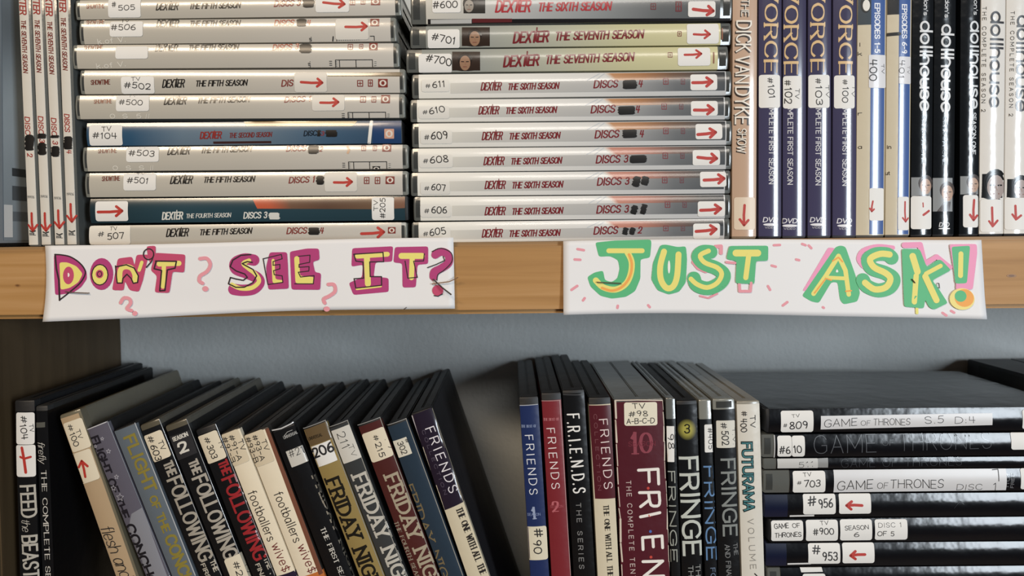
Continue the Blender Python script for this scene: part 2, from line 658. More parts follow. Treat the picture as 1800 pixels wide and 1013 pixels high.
class Case(Surf):
    """a disc case: shell, printed cover with sleeve, lettering, stickers"""

    def __init__(s, label, O, ang, L, T, horiz, Y0=0.0, shell='15161a', cover=None, ins=(2.5e-3, 2.5e-3), bulge=None,
                 depth=0.135, rough=0.22, coat=0.5, name='disc_case', group=None, cv=(0.0, 1.0), cat='disc case', clear=False, side=None):
        s.O, s.ang, s.L, s.T, s.h, s.Y0 = O, ang, L, T, horiz, Y0
        s.ex = Vector((math.cos(ang), 0, math.sin(ang)))
        s.ez = Vector((-math.sin(ang), 0, math.cos(ang)))
        s.b = bulge if bulge is not None else min(0.0011, T * .075)
        s.root = empty(name, O, label, cat, group, roty=-ang)
        s.mb = MB()
        s.sc = MB()
        s.name = name
        s.depth = depth
        sm = shell if not isinstance(shell, str) else M(shell, 0.28, 0.3, 'plastic') if int(shell[:2], 16) > 0x40 else M(shell, 0.5, 0.0, 'plastic')
        s._shell(sm, clear)
        if cover:
            cm = cover if not isinstance(cover, str) else M(cover, rough, coat, 'sleeve')
            s._cover(cm, ins, cv, M(side, .6, 0, 'sleeve') if side else None)

    # cross coordinate c in [-T/2,T/2], along coordinate a in [0,L]
    def loc(s, a, c, y):
        if s.h:
            return Vector((a - s.L / 2, y, c + s.T / 2))
        return Vector((c, y, a))

    def ys(s, c):
        k = max(-1.0, min(1.0, 2 * c / s.T))
        return -s.b * (1 - k * k)

    def at(s, px, py, eps):
        eps = .0003 + (eps - .0003) * .48
        P = U(px, py, s.Y0 - s.b * .6) - s.O
        x, z = P.dot(s.ex), P.dot(s.ez)
        if s.h:
            a, c = x + s.L / 2, z - s.T / 2
        else:
            a, c = z, x
        lim = s.T / 2 + 0.0002
        over = max(0.0, abs(c) - lim)
        c = max(-lim, min(lim, c))
        return s.loc(a, c, s.ys(c) - eps + over)

    def _shell(s, m, clear):
        mb = MB()
        T, L, D = s.T, s.L, s.depth
        r = min(.0012, T * .12)
        # spine piece, rounded front
        prof = [(-T / 2, .006)]
        for i in range(9):
            c = -T / 2 + T * i / 8
            prof.append((c, s.ys(c)))
        prof.append((T / 2, .006))
        rows = []
        for a, k in ((0, .0009), (.0004, .0003), (.0012, 0), (L - .0012, 0), (L - .0004, .0003), (L, .0009)):
            rows.append([s.loc(a, c * (1 - 2 * k / T), y + k) for c, y in prof])
        mb.grid(rows, m)
        mb.face(rows[0], m)
        mb.face(rows[-1][::-1], m)

        def bx(a0, a1, c0, c1, y0, y1, mm, bev):
            p, q = s.loc(a0, c0, y0), s.loc(a1, c1, y1)
            mb.box([min(p[i], q[i]) for i in range(3)], [max(p[i], q[i]) for i in range(3)], mm, bev)
        g = .00025
        bx(0.0, L, -T / 2, -g, .0055, D, m, .0007)
        bx(0.0, L, g, T / 2, .0055, D, m, .0007)
        bx(.0012, L - .0012, -T / 2 + .001, T / 2 - .001, .003, D - .0015, M('0b0b0c', .5, 0, 'plastic'), 0)
        s.shell = mb.build('case_shell', s.root)
        if clear:
            dk = M('3c3e3d', .18, .4, 'plastic')
            for e in (0, 1):
                w = MB()
                a0, a1 = (.0016, .0055) if e == 0 else (L - .0055, L - .0016)
                ws = [(-.5 + i / 6) * (T * .72) for i in range(7)]
                w.grid([[s.loc(a, c, s.ys(c) - .0002) for c in ws] for a in (a0, a1)], dk)
                w.build('end_recess', s.shell)

    def _cover(s, m, ins, cv, side=None):
        T, L = s.T, s.L
        mb = MB()
        a0, a1 = ins[0], L - ins[1]
        c0, c1 = -T / 2 + T * cv[0], -T / 2 + T * cv[1]
        prof = []
        e = .0002
        prof.append((c0 - (e if cv[0] == 0 else 0), .120))
        prof.append((c0 - (e if cv[0] == 0 else 0), .003))
        for i in range(13):
            c = c0 + (c1 - c0) * i / 12
            prof.append((c, s.ys(c) - .00030))
        prof.append((c1 + (e if cv[1] == 1 else 0), .003))
        prof.append((c1 + (e if cv[1] == 1 else 0), .120))
        if s.h:
            rows = [[s.loc(a0 + (a1 - a0) * u / 12, c, y) for u in range(13)] for c, y in prof]
            mb.grid(rows, m)
        else:
            rows = [[s.loc(a1 + (a0 - a1) * u / 12, c, y) for u in range(13)] for c, y in prof]
            mb.grid(rows[::-1], m)
        if side:
            k = mb.slot(side)
            n = len(prof) - 1
            for i in range(n):
                if i in (0, n - 1):
                    j = i if s.h else n - 1 - i
                    for q in range(12):
                        mb.mi[j * 12 + q] = k
        s.cov = mb.build('cover_sleeve', s.root)

    # ---- drawing in photograph pixels
    def t(s, txt, x0, y0, x1, y1, h, sty, hexc, ws=1.0, gloss=True, name='title_lettering'):
        mb = MB()
        s.text(mb, txt, x0, y0, x1, y1, h, sty, M(hexc, .25 if gloss else .55, .4 if gloss else 0), .00060, ws=ws)
        return mb.build(name, s.root)

    def st(s, q, w, hexc, eps=.00062, own=True):
        mb = MB() if own else s.mb
        s.stroke(mb, q, w, M(hexc, .3, .3), eps)
        if own:
            mb.build('printed_line', s.root)

    def art(s, c4, m, eps=.00045, name='cover_art'):
        mb = MB()
        s.quad(mb, c4, m if not isinstance(m, str) else M(m, .25, .4), eps)
        return mb.build(name, s.root)

    def icon(s, x0, y0, x1, y1, hexc, eye=False):
        keep, s.mb = s.mb, MB()
        s._icon(x0, y0, x1, y1, hexc, eye)
        s.mb.build('logo_mark', s.root)
        s.mb = keep

    def _icon(s, x0, y0, x1, y1, hexc, eye=False):
        w = max(1.0, (y1 - y0) * .14)
        s.st([(x0, y0), (x1, y0), (x1, y1), (x0, y1), (x0, y0)], w, hexc, own=False)
        cx, cy = (x0 + x1) / 2, (y0 + y1) / 2
        m = M(hexc, .3, .3)
        if eye:
            s.quad(s.mb, [(x0, y1), (x1, y1), (x1, y0), (x0, y0)], m, .00058, 2, 2)
            s.ellipse(s.mb, cx, cy, (x1 - x0) * .42, (y1 - y0) * .42, M('d9d2c8', .3, .3), .00066, 14)
            s.ellipse(s.mb, cx, cy, (x1 - x0) * .2, (y1 - y0) * .26, m, .00074, 12)
        else:
            s.st([(x0 + 2, cy), (x1 - 2, cy)], w, hexc, own=False)
            s.st([(cx, y0 + 2), (cx, y1 - 2)], w * .8, hexc, own=False)

    def portrait(s, x0, y0, x1, y1, bg, skin, hair, fx=.5, fy=.5, k=.34, lie=False):
        """small generic printed head: ground, hair, face, brow and mouth marks"""
        mb = MB()
        w, h = x1 - x0, y1 - y0
        s.quad(mb, [(x0, y1), (x1, y1), (x1, y0), (x0, y0)], M(bg, .25, .4), .0005, 6, 8)
        cx, cy, r = x0 + w * fx, y0 + h * fy, k * min(w, h)
        ry = r * 1.25
        s.ellipse(mb, cx, cy - r * .28, r * 1.12, ry, M(hair, .25, .4), .00054, 18)
        s.ellipse(mb, cx, cy + r * .18, r * .84, ry * .92, M(skin, .25, .4), .00058, 18)
        dk = M(hair, .25, .4)
        lw = max(.8, r * .14)
        for sx in (-1, 1):
            s.stroke(mb, [(cx + sx * r * .2, cy), (cx + sx * r * .55, cy - r * .02)], lw, dk, .00062)
        s.stroke(mb, [(cx - r * .26, cy + r * .78), (cx + r * .26, cy + r * .78)], lw * .8, M('7d4a40', .3), .00062)
        s.stroke(mb, [(cx, cy + r * .1), (cx + r * .08, cy + r * .45)], lw * .6, M('8a6450', .3), .00062)
        s.quad(mb, [(x0 + w * .18, y1), (x1 - w * .18, y1), (cx + r * .5, cy + ry * 1.12), (cx - r * .5, cy + ry * 1.12)], M(hair, .25, .4), .00056, 4, 4)
        return mb.build('cover_photo', s.root)

    def scrib(s, *b, ang=0, hexc='1a1817'):
        for x0, y0, x1, y1 in b:
            mb = MB()
            s.blob(mb, x0, y0, x1, y1, M(hexc, .32, .1), .00075, ang, seed=int(x0 + y0))
            mb.build('marker_scribble', s.root)

    def sticker(s, x0, y0, x1, y1, texts=(), arrow=None, ang=None, m=None, rad=4.0, name=None, box=None, ink=None, sty='hand', aw=4.5):
        """texts: (string,x0,y0,x1,y1,h); arrow: (x0,y0,x1,y1)"""
        mb = MB()
        if ang is None:
            ang = -.6 if s.h else 0
        if box:
            cx, cy, w, h = box
        else:
            cx, cy, w, h = (x0 + x1) / 2, (y0 + y1) / 2, x1 - x0, y1 - y0
        s.rrect(mb, cx, cy, w, h, ang, m or STK, .0008, rad=min(rad, w * .3, h * .3))
        o = mb.build(name or ('arrow_sticker' if arrow and not texts else 'number_sticker'), s.root)
        if texts:
            wb = MB()
            for k in texts:
                s.text(wb, k[0], k[1], k[2], k[3], k[4], k[5], k[6] if len(k) > 6 else sty, ink or INK, .00095, seed=int(k[1]))
            wb.build('handwriting', o)
        if arrow:
            ab = MB()
            hd = 9 if len(arrow) < 5 else arrow[4]
            s.arrow(ab, arrow[0], arrow[1], arrow[2], arrow[3], aw, hd, RED, .00095)
            ab.build('arrow', o)
        return o

    def free_arrow(s, x0, y0, x1, y1, w=4, head=10):
        ab = MB()
        s.arrow(ab, x0, y0, x1, y1, w, head, RED, .0007)
        ab.build('arrow', s.root)

    def free_hand(s, *texts, sty='hand'):
        wb = MB()
        for k in texts:
            s.text(wb, k[0], k[1], k[2], k[3], k[4], k[5], sty, INK, .0007, seed=int(k[1]))
        wb.build('handwriting', s.root)

    def done(s):
        s.mb.build('printed_line', s.root)
        return s


GAP = 0.00035


def hcase(label, xl, tl, bl, xr, tr, br, L=None, Y0=0.0, base=None, **k):
    """lying case from the px heights of its left and right end"""
    pl = U(xl, (tl + bl) / 2, Y0)
    pr = U(xr, (tr + br) / 2, Y0)
    d = pr - pl
    ang = math.atan2(d.z, d.x)
    LL = L or math.hypot(d.x, d.z)
    T = ((U(xl, tl, Y0) - U(xl, bl, Y0)).length + (U(xr, tr, Y0) - U(xr, br, Y0)).length) / 2 - GAP
    e = Vector((math.cos(ang), 0, math.sin(ang)))
    n = Vector((-e.z, 0, e.x))
    mid = pl + e * (LL / 2)
    O = mid - n * (T / 2)
    if base is not None:
        O.z = base + abs(math.sin(ang)) * LL / 2
    O.y = Y0
    return Case(label, O, ang, LL, T, True, Y0, **k)


def vcase(label, xt, yt, xb, yb, tpx, L=None, base=None, Y0=0.0, hold='bottom', **k):
    """standing case: centre line from (xt,yt) to (xb,yb) in px, thickness in px across it"""
    pt, pb = U(xt, yt, Y0), U(xb, yb, Y0)
    d = pt - pb
    lean = math.atan2(-d.x, d.z)          # positive = top leans to the left
    T = tpx / F * (Y0 - CAMY) - GAP
    ez = d.normalized()
    if hold == 'bottom':
        # bottom given, extends up by L ; lowest corner rests on base
        O = pb.copy()
        if base is not None:
            O = pb + ez * ((base + abs(math.sin(lean)) * T / 2 - pb.z) / ez.z)
    else:
        zb = base + abs(math.sin(lean)) * T / 2
        L = (pt.z - zb) / ez.z
        O = pt - ez * L
    O.y = Y0
    return Case(label, O, lean, L, T, False, Y0, **k)

# ------------------------------------------------------------------ setting: wall, bookcase
YF = -0.010                                   # front of the shelf board
ZT = U(900, 425, 0).z                         # top of the upper board
ZB = U(900, 552, YF).z                        # its underside
ZS = U(900, 1262, 0).z                        # top of the lower board
WY = 0.142                                    # back wall
XP = -0.312                                   # inner face of the left side panel


def wall_mat():
    m = bpy.data.materials.new('painted_plaster')
    m.use_nodes = True
    nt = m.node_tree
    b = nt.nodes['Principled BSDF']
    b.inputs['Roughness'].default_value = .75
    tc = nt.nodes.new('ShaderNodeTexCoord')
    n = nt.nodes.new('ShaderNodeTexNoise')
    n.inputs['Scale'].default_value = 14
    n.inputs['Detail'].default_value = 6
    cr_ = nt.nodes.new('ShaderNodeValToRGB')
    cr_.color_ramp.elements[0].position = .3
    cr_.color_ramp.elements[0].color = rgb('bcc1c1')
    cr_.color_ramp.elements[1].position = .75
    cr_.color_ramp.elements[1].color = rgb('c8cbca')
    n2 = nt.nodes.new('ShaderNodeTexNoise')
    n2.inputs['Scale'].default_value = 260
    n2.inputs['Detail'].default_value = 4
    bp = nt.nodes.new('ShaderNodeBump')
    bp.inputs['Strength'].default_value = .35
    bp.inputs['Distance'].default_value = .0015
    nt.links.new(tc.outputs['Object'], n.inputs['Vector'])
    nt.links.new(tc.outputs['Object'], n2.inputs['Vector'])
    nt.links.new(n.outputs['Fac'], cr_.inputs['Fac'])
    nt.links.new(cr_.outputs['Color'], b.inputs['Base Color'])
    nt.links.new(n2.outputs['Fac'], bp.inputs['Height'])
    nt.links.new(bp.outputs['Normal'], b.inputs['Normal'])
    return m


def wood_mat(name, c0, c1, c2, vertical=False, wear=None):
    m = bpy.data.materials.new(name)
    m.use_nodes = True
    nt = m.node_tree
    b = nt.nodes['Principled BSDF']
    b.inputs['Roughness'].default_value = .6
    tc = nt.nodes.new('ShaderNodeTexCoord')
    mp = nt.nodes.new('ShaderNodeMapping')
    mp.inputs['Scale'].default_value = (26, 26, 2.0) if vertical else (2.2, 30, 60)
    n = nt.nodes.new('ShaderNodeTexNoise')
    n.inputs['Scale'].default_value = 2.2
    n.inputs['Detail'].default_value = 7
    n.inputs['Distortion'].default_value = .8
    cr_ = nt.nodes.new('ShaderNodeValToRGB')
    e = cr_.color_ramp.elements
    e[0].position, e[0].color = .3, rgb(c0)
    e[1].position, e[1].color = .7, rgb(c2)
    e.new(.5).color = rgb(c1)
    nt.links.new(tc.outputs['Object'], mp.inputs['Vector'])
    nt.links.new(mp.outputs['Vector'], n.inputs['Vector'])
    nt.links.new(n.outputs['Fac'], cr_.inputs['Fac'])
    out = cr_.outputs['Color']
    if wear:
        # scuffed pale arris along the top front edge
        n3 = nt.nodes.new('ShaderNodeTexNoise')
        n3.inputs['Scale'].default_value = 3.0
        n3.inputs['Detail'].default_value = 6
        nt.links.new(mp.outputs['Vector'], n3.inputs['Vector'])
        sp = nt.nodes.new('ShaderNodeSeparateXYZ')
        nt.links.new(tc.outputs['Object'], sp.inputs[0])
        mr = nt.nodes.new('ShaderNodeMapRange')
        mr.inputs['From Min'].default_value = wear[0]
        mr.inputs['From Max'].default_value = wear[1]
        nt.links.new(sp.outputs['Z'], mr.inputs['Value'])
        mu = nt.nodes.new('ShaderNodeMath')
        mu.operation = 'MULTIPLY'
        nt.links.new(mr.outputs['Result'], mu.inputs[0])
        nt.links.new(n3.outputs['Fac'], mu.inputs[1])
        mx = nt.nodes.new('ShaderNodeMix')
        mx.data_type = 'RGBA'
        nt.links.new(mu.outputs[0], mx.inputs[0])
        nt.links.new(out, mx.inputs[6])
        mx.inputs[7].default_value = rgb('6d5d48')
        out = mx.outputs[2]
    nt.links.new(out, b.inputs['Base Color'])
    bp = nt.nodes.new('ShaderNodeBump')
    bp.inputs['Strength'].default_value = .18
    bp.inputs['Distance'].default_value = .001
    nt.links.new(n.outputs['Fac'], bp.inputs['Height'])
    nt.links.new(bp.outputs['Normal'], b.inputs['Normal'])
    return m


mb = MB()
mb.box((-2.2, WY, 0), (2.2, WY + .10, 2.9), wall_mat())
tag(mb.build('wall_back'), 'grey blue painted plaster wall behind the shelves', 'wall', kind='structure')

mb = MB()
mb.box((-2.2, -3.4, -.05), (2.2, WY, 0), wood_mat('floor_wood', '5a4632', '66503a', '705a42'))
tag(mb.build('floor'), 'dark wooden shop floor in front of the bookcase', 'floor', kind='structure')

PINE = wood_mat('pine_wood', '9c7240', 'ac814c', 'b98f5e', wear=(ZT - .0045, ZT - .001))
PANEL = wood_mat('dark_panel_wood', '41331f', '4b3c27', '54442e', True)
bk = empty('bookcase', (0, 0, ZS - .04), 'light brown pine bookcase with a thick front board carrying the two paper signs', 'bookcase')
bk.location = (0, 0, 0)
mb = MB()
mb.box((-.80, YF, ZB), (.80, WY - .001, ZT), PINE, .0026)
mb.build('shelf_board', bk)
mb = MB()
mb.box((-.80, YF, ZS - .042), (.80, WY - .001, ZS), PINE, .0026)
mb.build('shelf_board', bk)
mb = MB()
mb.box((XP - .025, YF + .004, ZS + .0002), (XP, WY - .001, ZB - .0002), PANEL, .001)
tag(mb.build('side_panel', bk), 'dark brown upright side panel under the left end of the board')
for sx in (-.80, .775):
    mb = MB()
    mb.box((sx, YF + .004, .0002), (sx + .025, WY - .001, ZS - .0422), PINE, .001)
    mb.build('bookcase_leg', bk)
# knots of the front board
for px, py, rx, ry in ((31, 502, 5, 2.5), (1778, 485, 9, 3.0)):
    mb = MB()
    for k, hx in ((1.0, '94693c'), (.55, '6e4a28')):
        Q = []
        for i in range(16):
            a = 2 * math.pi * i / 16
            p = U(px + rx * k * math.cos(a), py + ry * k * math.sin(a), YF)
            Q.append(Vector((p.x, YF - .00012 - (1 - k) * .0002, p.z)))
        mb.face(Q, M(hx, .5))
    mb.build('wood_knot', bk)

# ------------------------------------------------------------------ upper shelf, far left
GREY = ramp_mat('grey_cover', [(0, 'b9b4a8'), (.5, 'bcb7ad'), (1, 'c6c2bb')], .24, .5)
CLEAR = M('7d7f79', .22, .4, 'plastic')
CLEARD = M('5d605e', .22, .4, 'plastic')

c = vcase('grey disc case with a pale photo cover, far left on the upper shelf', -26, 0, -22, 432, 40, L=.19, base=ZT, cover='8b9298')
art = MB()
pm = photo_mat('grey_photo_print', ['5f666c', '8d979e', 'aab4ba', '8f979d'], 1.6, 3.0)
xx = c.T / 2 + .0005
art.grid([[Vector((xx, y, z)) for y in (.004, .03, .06, .09, .118)] for z in (.004, .05, .1, .15, .186)], pm)
art.build('cover_photo', c.root)
art = MB()
art.grid([[Vector((xx + .0002, y, z)) for y in (.004, .008, .012)] for z in (.006, .016, .026)], STK)
art.build('number_sticker', c.root)
for z0, z1, hx in ((.029, .038, '565c61'), (.044, .049, '3f4448'), (.016, .022, '6d747a')):
    art = MB()
    art.grid([[Vector((xx + .0001, y, z)) for y in (.012, .03, .06, .09, .118)] for z in (z0, (z0 + z1) / 2, z1)], M(hx, .3, .2))
    art.build('cover_band', c.root)
c.done()

slim = [((33, 55), (51, 73), 0, '2', 'leftmost slim white disc case of four, nearest the grey photo cover'),
        ((57, 77), (74, 95), -1, '3', 'second slim white disc case from the left, digit 3 between two black marks'),
        ((79, 99), (98, 118), 2, '3', 'third slim white disc case from the left, touching the fourth one'),
        ((103, 124), (120, 139), -5, '4', 'slim white disc case beside the left stack of lying cases')]
for i, (a, b, dy, dg, lab) in enumerate(slim):
    c = vcase(lab, (a[0] + a[1]) / 2, 0, (b[0] + b[1]) / 2, 431, 21.5, L=.19, base=ZT, shell=CLEARD, cover='d9d5cc',
              ins=(.0012, .001), bulge=.0005, group='slim white cases on the upper shelf', cv=(0, .80))

    def X(y, o):
        return a[0] + (b[0] - a[0]) * y / 431 + o
    c.t('DEXTER', X(-24, 1), -24 + dy, X(27, 1), 27 + dy, 13, 'bolditalic', 'a03a30')
    c.t('THE SEVENTH SEASON', X(36, 3), 36 + dy, X(129, 3), 129 + dy, 9, 'bolditalic', '7d3a30')
    c.t('DISC' if i < 3 else 'DISCS', X(204, 2), 206 + dy, X(238, 2), 238 + dy, 10, 'bolditalic', 'a03a30')
    if i == 0:
        c.scrib((X(250, 1), 237, X(250, 17), 265))
        c.t('2', X(270, 4), 270, X(278, 4), 277, 10, 'bolditalic', 'a03a30')
    elif i in (1, 2):
        c.scrib((X(240, 0), 236 + dy, X(240, 15), (245 if i == 1 else 241) + dy), (X(262, 0), 253 + dy * 2, X(262, 15), 274 + dy))
        c.t('3', X(246, 3), 246 + dy, X(252, 3), 253 + dy, 10, 'bolditalic', 'a03a30')
    else:
        c.scrib((X(250, 0), 240, X(250, 15), 263))
        c.t('4', X(264, 4), 264, X(271, 4), 271, 9, 'bolditalic', 'a03a30')
    c.t('14416', X(346, 1), 349 + dy, X(346, 14), 349 + dy, 5, 'thin', '3a3a38')
    yy = (375, 375, 370, 359)[i]
    c.free_arrow(X(yy, 8), yy, X(yy + 30, 9), yy + 31, 4, 11)
    yb = (411, 413, 416, 411)[i]
    c.st([(X(yb, 3), yb - 5), (X(yb, 8), yb - 3), (X(yb, 13), yb - 5)], 2.0, '1c1c1c')
    c.t('IIIIL', X(yb, 2), yb + 3, X(yb, 14), yb + 3, 5, 'bold', '2a2a2a')
    c.done()

# ------------------------------------------------------------------ upper shelf, left stack
GL_ = 'lying disc cases in the left stack'
hcase('black disc case cut off by the photo top, on the left stack', 138, -40, 0.5, 690, -49, -7.5, group=GL_, cover='1a1a1c').done()


def left(num, g, **k):
    return hcase('grey lying disc case with handwritten %s sticker, in the left stack' % num, *g, group=GL_, shell=CLEAR, cover=GREY,
                 ins=(.0030, .0034), clear=True, **k)


def ttl(c, x, y, xe, ye, kind='FIFTH', h=13, h2=11, gap=0):
    s = (ye - y) / (xe - x)
    c.t('DEXTER', x, y, x + 39, y + 39 * s, h + 1, 'bolditalic', '1d1a18', ws=.85)
    # raised stroke of the T and shadow slash
    c.st([(x + 25, y - h - 3), (x + 24, y - 2)], 1.5, '1d1a18')
    c.t('THE %s SEASON' % kind, x + 58 + gap, y - 1 + 58 * s, xe, ye - 1, h2, 'bolditalic', '1a1614', ws=1.0)


RD = '7e332c'
# 505
c = left('505', (133, 1, 35, 705, -8, 28))
c.t('SHOWTIME', 153, 16, 185, 15, 8, 'bold', '7a4438', ws=.7)
c.sticker(191, -3, 248, 31, [('#', 198, 14, 206, 13, 10), ('505', 209, 20, 239, 18, 10)])
ttl(c, 276, 19, 424, 16)
c.t('DISCS 3', 483, 13, 530, 11, 12, 'bolditalic', RD)
c.scrib((533, -2, 553, 14), ang=-3)
c.sticker(555, -6, 614, 22, arrow=(569, 5, 606, 8))
c.icon(616, 0, 624, 9, RD); c.icon(635, -1, 642, 8, RD); c.icon(653, -2, 668, 9, RD, True)
c.done()
# 506
c = left('506', (140, 36, 79, 697, 31, 73))
c.t('SHOWTIME', 152, 43, 184, 42, 7, 'bold', '8a5a48', ws=.7)
c.sticker(194, 38, 252, 65, [('TV', 213, 40, 227, 39, 6), ('#506', 196, 54, 240, 54, 11)])
ttl(c, 276, 48, 423, 46, h=12, h2=10)
c.t('DISCS', 483, 46, 518, 45, 11, 'bolditalic', 'a8553f')
c.scrib((522, 33, 539, 47)); c.t('4', 540, 45, 547, 45, 10, 'bolditalic', 'a8553f')
c.sticker(590, 33, 648, 70, arrow=(608, 48, 645, 47), m=M('d6d2ca', .4, 0, 'paper'))
c.icon(652, 34, 666, 46, RD, True)
c.st([(585, 72), (586, 65)], 2, '222222'); c.st([(592, 72), (592, 64)], 1.2, '222222'); c.st([(651, 64), (658, 64), (658, 71)], 1.2, '222222')
c.t('IIIIIIIIII', 595, 72, 632, 71, 4, 'bold', '3a3a38')
c.t('us.', 548, 73, 548, 65, 6, 'sans', '222222')
c.t('k.of V.', 172, 78, 222, 74, 9, 'sans', 'e2ded4')  # white glints on embossed characters, painted as pale letters
c.done()


def table(c, x0, x1, y0, y1, d1, d2):
    for q in ([(x0, y1), (x0, y0), (x1, y0 - .5), (x1, y1)], [(d1, y0), (d1, y1)], [(d2, y0), (d2, y1)]):
        c.st(q, 1.2, '222222')
    c.t('III', x0 - 6, y0 + 10, x0 - 6, y0 + 1, 5, 'bold', '222222')
    c.t('IIII', x0 + 3, y1 - 1, x0 + 3, y0 + 2, 3, 'bold', '444444')
    c.t('1II', x1 + 7, y1 - 1, x1 + 7, y0 + 2, 4, 'sans', '444444')


# blank label
c = hcase('grey lying disc case with a blank washed-out label, under the 506 case', 128, 80, 121, 702, 75, 119, group=GL_, shell=CLEAR, cover=GREY,
          ins=(.0030, .0034), clear=True)
c.t('SHOWTIME', 148, 87, 181, 86, 7, 'bold', '8a5a48', ws=.7)
c.sticker(204, 82, 261, 104, name='blank_sticker')
ttl(c, 274, 91, 420, 88, h=12, h2=10)
c.t('DISCS 3', 480, 89, 526, 87, 11, 'bolditalic', 'a8553f')
c.scrib((527, 77, 548, 94))
c.icon(612, 78, 620, 87, RD); c.icon(632, 78, 638, 86, RD); c.icon(650, 76, 663, 88, RD, True)
table(c, 590, 655, 106, 118, 597, 626)
c.t('us.', 546, 119, 546, 108, 6, 'sans', '222222')
c.t('k.of V.', 170, 121, 222, 117, 9, 'sans', 'e2ded4')  # embossed characters catching light, their glint put in as pale colour
c.done()
# 502
c = left('502', (141, 124, 166, 713, 121, 164))
c.t('SHOWTIME', 161, 150, 195, 149, 9, 'bold', '6e3a30', ws=.7)
c.sticker(214, 135, 272, 165, [('TV', 232, 143, 248, 142, 7), ('#502', 219, 155, 266, 158, 11)])
ttl(c, 287, 155, 436, 152, h=14)
c.t('DIS', 496, 153, 517, 152, 12, 'bolditalic', RD)
c.sticker(518, 128, 575, 162, arrow=(530, 145, 567, 146), m=M('d6d2ca', .4, 0, 'paper'))
c.art([(576, 135), (704, 135), (704, 127), (576, 129)], M('57492f', .18, .6), name='torn_sleeve')
c.icon(629, 142, 638, 152, RD); c.icon(648, 141, 655, 152, RD); c.icon(666, 140, 681, 153, RD, True)
c.done()
# 500
c = left('500', (133, 168, 210, 712, 165, 208))
c.t('SHOWTIME', 166, 183, 198, 182, 8, 'bold', '8a5a48', ws=.7)
c.sticker(205, 168, 263, 196, [('TV', 226, 171, 240, 170, 5), ('#500', 210, 185, 252, 186, 10)])
ttl(c, 290, 185, 440, 181, h=13)
c.t('DISCS 1', 501, 181, 548, 179, 11, 'bolditalic', RD)
c.sticker(549, 167, 606, 195, arrow=(564, 181, 595, 180), m=M('d6d2ca', .4, 0, 'paper'))
c.icon(634, 170, 643, 180, RD); c.icon(654, 170, 661, 180, RD); c.icon(671, 168, 685, 181, RD, True)
table(c, 612, 678, 198, 208, 620, 649)
for k, x in enumerate((194, 216, 240)):  # pale characters and slashes paint the glint of embossing
    c.t('0S5'[k], x, 209, x + 9, 208, 8, 'sans', 'e6e2d8')
c.t('//', 256, 209, 264, 208, 8, 'thin', 'e6e2d8')
c.done()
# 104 blue
BLUE = ramp_mat('blue_sea_cover', [(0, '2f4c66'), (.14, '30526f'), (.3, '66798a'), (.5, '6c7d8b'), (.75, '445f78'), (1, '30475f')], .24, .5)
c = hcase('blue lying disc case with handwritten 104 sticker, in the left stack', 152, 217, 257, 708, 211, 253, group=GL_, shell='18191b', cover=BLUE, ins=(.0008, .0006))
c.art([(433, 222), (620, 222), (628, 213), (428, 213)], ramp_mat('hair_print', [(0, 'cbb68e'), (.1, '8d744e'), (.25, '8a7048'), (.4, 'd8c394'), (1, 'c9b891')], .25, .4))
c.art([(655, 252), (705, 252), (705, 213), (655, 213)], '24406a')
c.art([(375, 253), (477, 252), (477, 248), (375, 249)], M('3d2523', .3, .4))
c.st([(649, 251), (651, 236), (653, 214)], 6, 'e6e4de')
c.sticker(158, 220, 216, 256, [('TV', 180, 232, 197, 231, 9), ('#104', 164, 244, 207, 245, 11)])
c.t('DEXTER', 353, 245, 391, 244, 13, 'bolditalic', '8c2f2a')
c.st([(378, 230), (377, 243)], 1.5, '8c2f2a')
c.t('THE SECOND SEASON', 404, 243, 479, 241, 9, 'bolditalic', '75302e')
c.t('DISC', 535, 240, 558, 239, 10, 'bolditalic', '16202c')
c.scrib((558, 229, 564, 240), (573, 229, 593, 241)); c.t('3', 565, 239, 571, 239, 8, 'bolditalic', '8c2f2a')
c.icon(677, 228, 692, 243, 'd0a08a', True)
c.done()
# 503
c = left('503', (146, 259, 302, 718, 254, 297))
c.t('SHOWTIME', 173, 270, 206, 269, 8, 'bold', '6e3a30', ws=.7)
c.sticker(223, 258, 280, 285, [('TV', 243, 261, 258, 260, 4), ('#503', 227, 274, 273, 276, 11)])
ttl(c, 296, 273, 443, 268)
c.t('DISCS', 504, 267, 539, 266, 11, 'bolditalic', RD)
c.scrib((542, 255, 560, 271)); c.t('2', 562, 267, 568, 267, 10, 'bolditalic', RD)
c.st([(611, 258), (614, 264), (612, 269)], 4, 'c9a78a')
c.icon(636, 256, 643, 265, RD); c.icon(656, 256, 662, 265, RD); c.icon(673, 254, 687, 266, RD, True)
table(c, 613, 680, 285, 297, 622, 650)
c.icon(655, 293, 668, 301, '2a2a2a', True)
for k, x in enumerate((199, 222, 245)):  # glint of the embossed marks, painted in pale colour
    c.t('0SS'[k], x, 300, x + 9, 299, 8, 'sans', 'e6e2d8')
c.t('//', 264, 300, 271, 299, 8, 'thin', 'e6e2d8')
c.done()
# 501
c = left('501', (150, 305, 347, 718, 300, 344))
c.t('SHOWTIME', 180, 319, 212, 318, 9, 'bold', '6e3a30', ws=.7)
c.sticker(218, 305, 275, 335, [('TV', 240, 308, 255, 307, 4), ('#501', 224, 322, 262, 324, 11)])
ttl(c, 301, 324, 449, 321, h=14)
c.t('DISCS 1', 509, 323, 555, 321, 12, 'bolditalic', RD)
c.scrib((557, 309, 570, 325))
c.sticker(571, 303, 628, 337, arrow=(588, 321, 619, 320), m=M('d6d2ca', .4, 0, 'paper'))
c.icon(641, 312, 649, 323, RD); c.icon(660, 312, 668, 323, RD); c.icon(679, 311, 693, 323, RD, True)
c.done()
